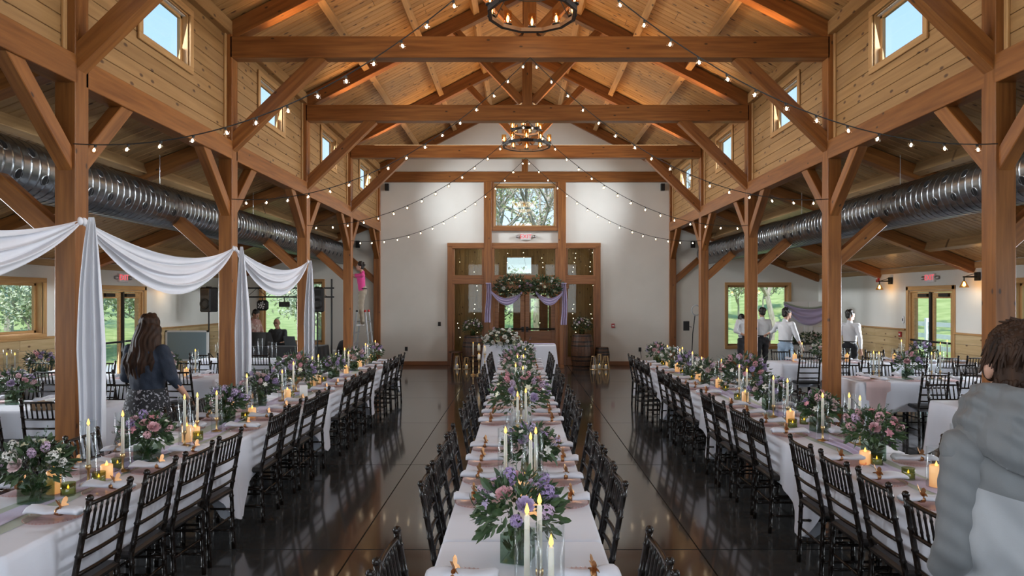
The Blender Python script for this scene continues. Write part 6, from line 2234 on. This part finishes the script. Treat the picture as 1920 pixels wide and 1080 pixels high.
# white rail fence outside the right door
for k in range(8):
    y = 9 + 2.2 * k
    t = thing('rail_fence', 'white rail fence panel outside the right door, %s from the camera' % ORD[k], 'fence', (13.2, y, gz(13.2, y)), 0, 'white rail fence panels')
    MB().cbox(-.06, .06, -.06, .06, -.05, 1.25, .01).build('post', M['white'], t)
    for z in (.30, .68, 1.06):
        MB().box(-.02, .02, .06, 2.14, z - .07, z + .07).build('rail', M['white'], t)

def tree_meshes(seed, depth, h, leafy, mat, spread=.62):
    rr = random.Random(seed)
    wood_, leaves = MB(), MB()
    def grow(p, d, l, r, k):
        q = p + d * l
        mid = p.lerp(q, .5) + Vector((rr.uniform(-1, 1), rr.uniform(-1, 1), 0)) * l * .06
        wood_.tube([p, mid, q], [r, r * .85, r * .68], 6 if k > 3 else 4, False)
        if k == 0 or (leafy and k <= 1):
            for _ in range(leafy):
                c = q + Vector((rr.gauss(0, 1), rr.gauss(0, 1), rr.gauss(0, 1))) * .28
                s = rr.uniform(.10, .20)
                leaves.put(SMALL, Matrix.Translation(c) @ aim((rr.uniform(-1, 1), rr.uniform(-1, 1), rr.uniform(-1, 1)), rr.uniform(0, 6)) @ Matrix.Scale(s, 4))
        if k == 0: return
        for _ in range(3 if k > 1 else 2 + (rr.random() < .5)):
            nd_ = (d + Vector((rr.uniform(-1, 1), rr.uniform(-1, 1), rr.uniform(-.35, .65))) * spread * 1.25).normalized()
            grow(q, nd_, l * rr.uniform(.62, .85), r * .62, k - 1)
    grow(Vector((0, 0, -.2)), Vector((rr.uniform(-.06, .06), rr.uniform(-.06, .06), 1)), h * .27, h * .020, depth)
    return wood_.mesh(M['bark']), (leaves.mesh(mat) if leafy else None)
TREES = {'leafy': tree_meshes(1, 5, 7.5, 5, M['treeleaf']), 'bare': tree_meshes(2, 6, 8.5, 0, None), 'bare2': tree_meshes(5, 6, 8.5, 1, M['treeleaf']), 'bushy': tree_meshes(3, 4, 3.2, 22, M['evergreen'], .9)}
TN = {}
def tree(kind, x, y, s, where):
    TN[(kind, where)] = TN.get((kind, where), 0) + 1
    nm = {'leafy': 'spring-green tree', 'bare': 'bare branching tree', 'bare2': 'thinly budding tree', 'bushy': 'dense dark green shrub'}[kind]
    t = thing('shrub' if kind == 'bushy' else 'tree', '%s, %s of those seen through the %s' % (nm, ORD[TN[(kind, where)] - 1], where), 'shrub' if kind == 'bushy' else 'tree',
              (x, y, gz(x, y)), RN.uniform(0, 6.28), 'plants outside the windows')
    t.scale = (s, s, s)
    w, l = TREES[kind]
    new('trunk', w, t)
    if l: new('foliage', l, t)
rr = random.Random(8)
for k in range(13):
    tree('bushy', -15.0 - rr.uniform(0, 3), 9 + k * 2.3, rr.uniform(.9, 1.5), 'left windows')
    if k % 2 == 0: tree('leafy', -20 - rr.uniform(0, 5), 8 + k * 2.6, rr.uniform(.9, 1.3), 'left windows')
for x, y, s, kd in ((-3.2, 27.5, 1.15, 'bare2'), (.6, 28.5, 1.2, 'bare'), (4.2, 27.5, 1.1, 'bare2'), (-9.0, 30, 1.1, 'leafy'), (8.5, 33, 1.1, 'bare'), (2.2, 33, 1.3, 'bare'), (-1.2, 32, 1.25, 'leafy')):
    tree(kd, x, y, s, 'end windows')
for x, y in ((-10.5, 25), (-7.5, 26), (-12.5, 28), (-9, 29), (-4, 27), (-1.5, 26.5), (1.5, 27), (-6, 31)):
    tree('bushy', x, y, rr.uniform(.9, 1.3), 'end windows')
for x, y, s, kd in ((17, 16, 1.15, 'bare'), (16, 10, 1.2, 'bare2'), (18, 22, 1.2, 'bare'), (24, 28, 1.0, 'bare2'), (14.5, 26, 1.1, 'bare'), (28, 20, 1.1, 'leafy'), (10.6, 29, .9, 'bare'), (12.5, 32, .9, 'bare2'), (8.9, 34, .8, 'leafy')):
    tree(kd, x, y, s, 'right windows')
for x, y in ((26, 30), (22, 36), (30, 34), (30, 26), (18, 40), (11.5, 36), (9.6, 38), (13.5, 38)):
    tree('bushy', x, y, rr.uniform(.9, 1.3), 'right windows')
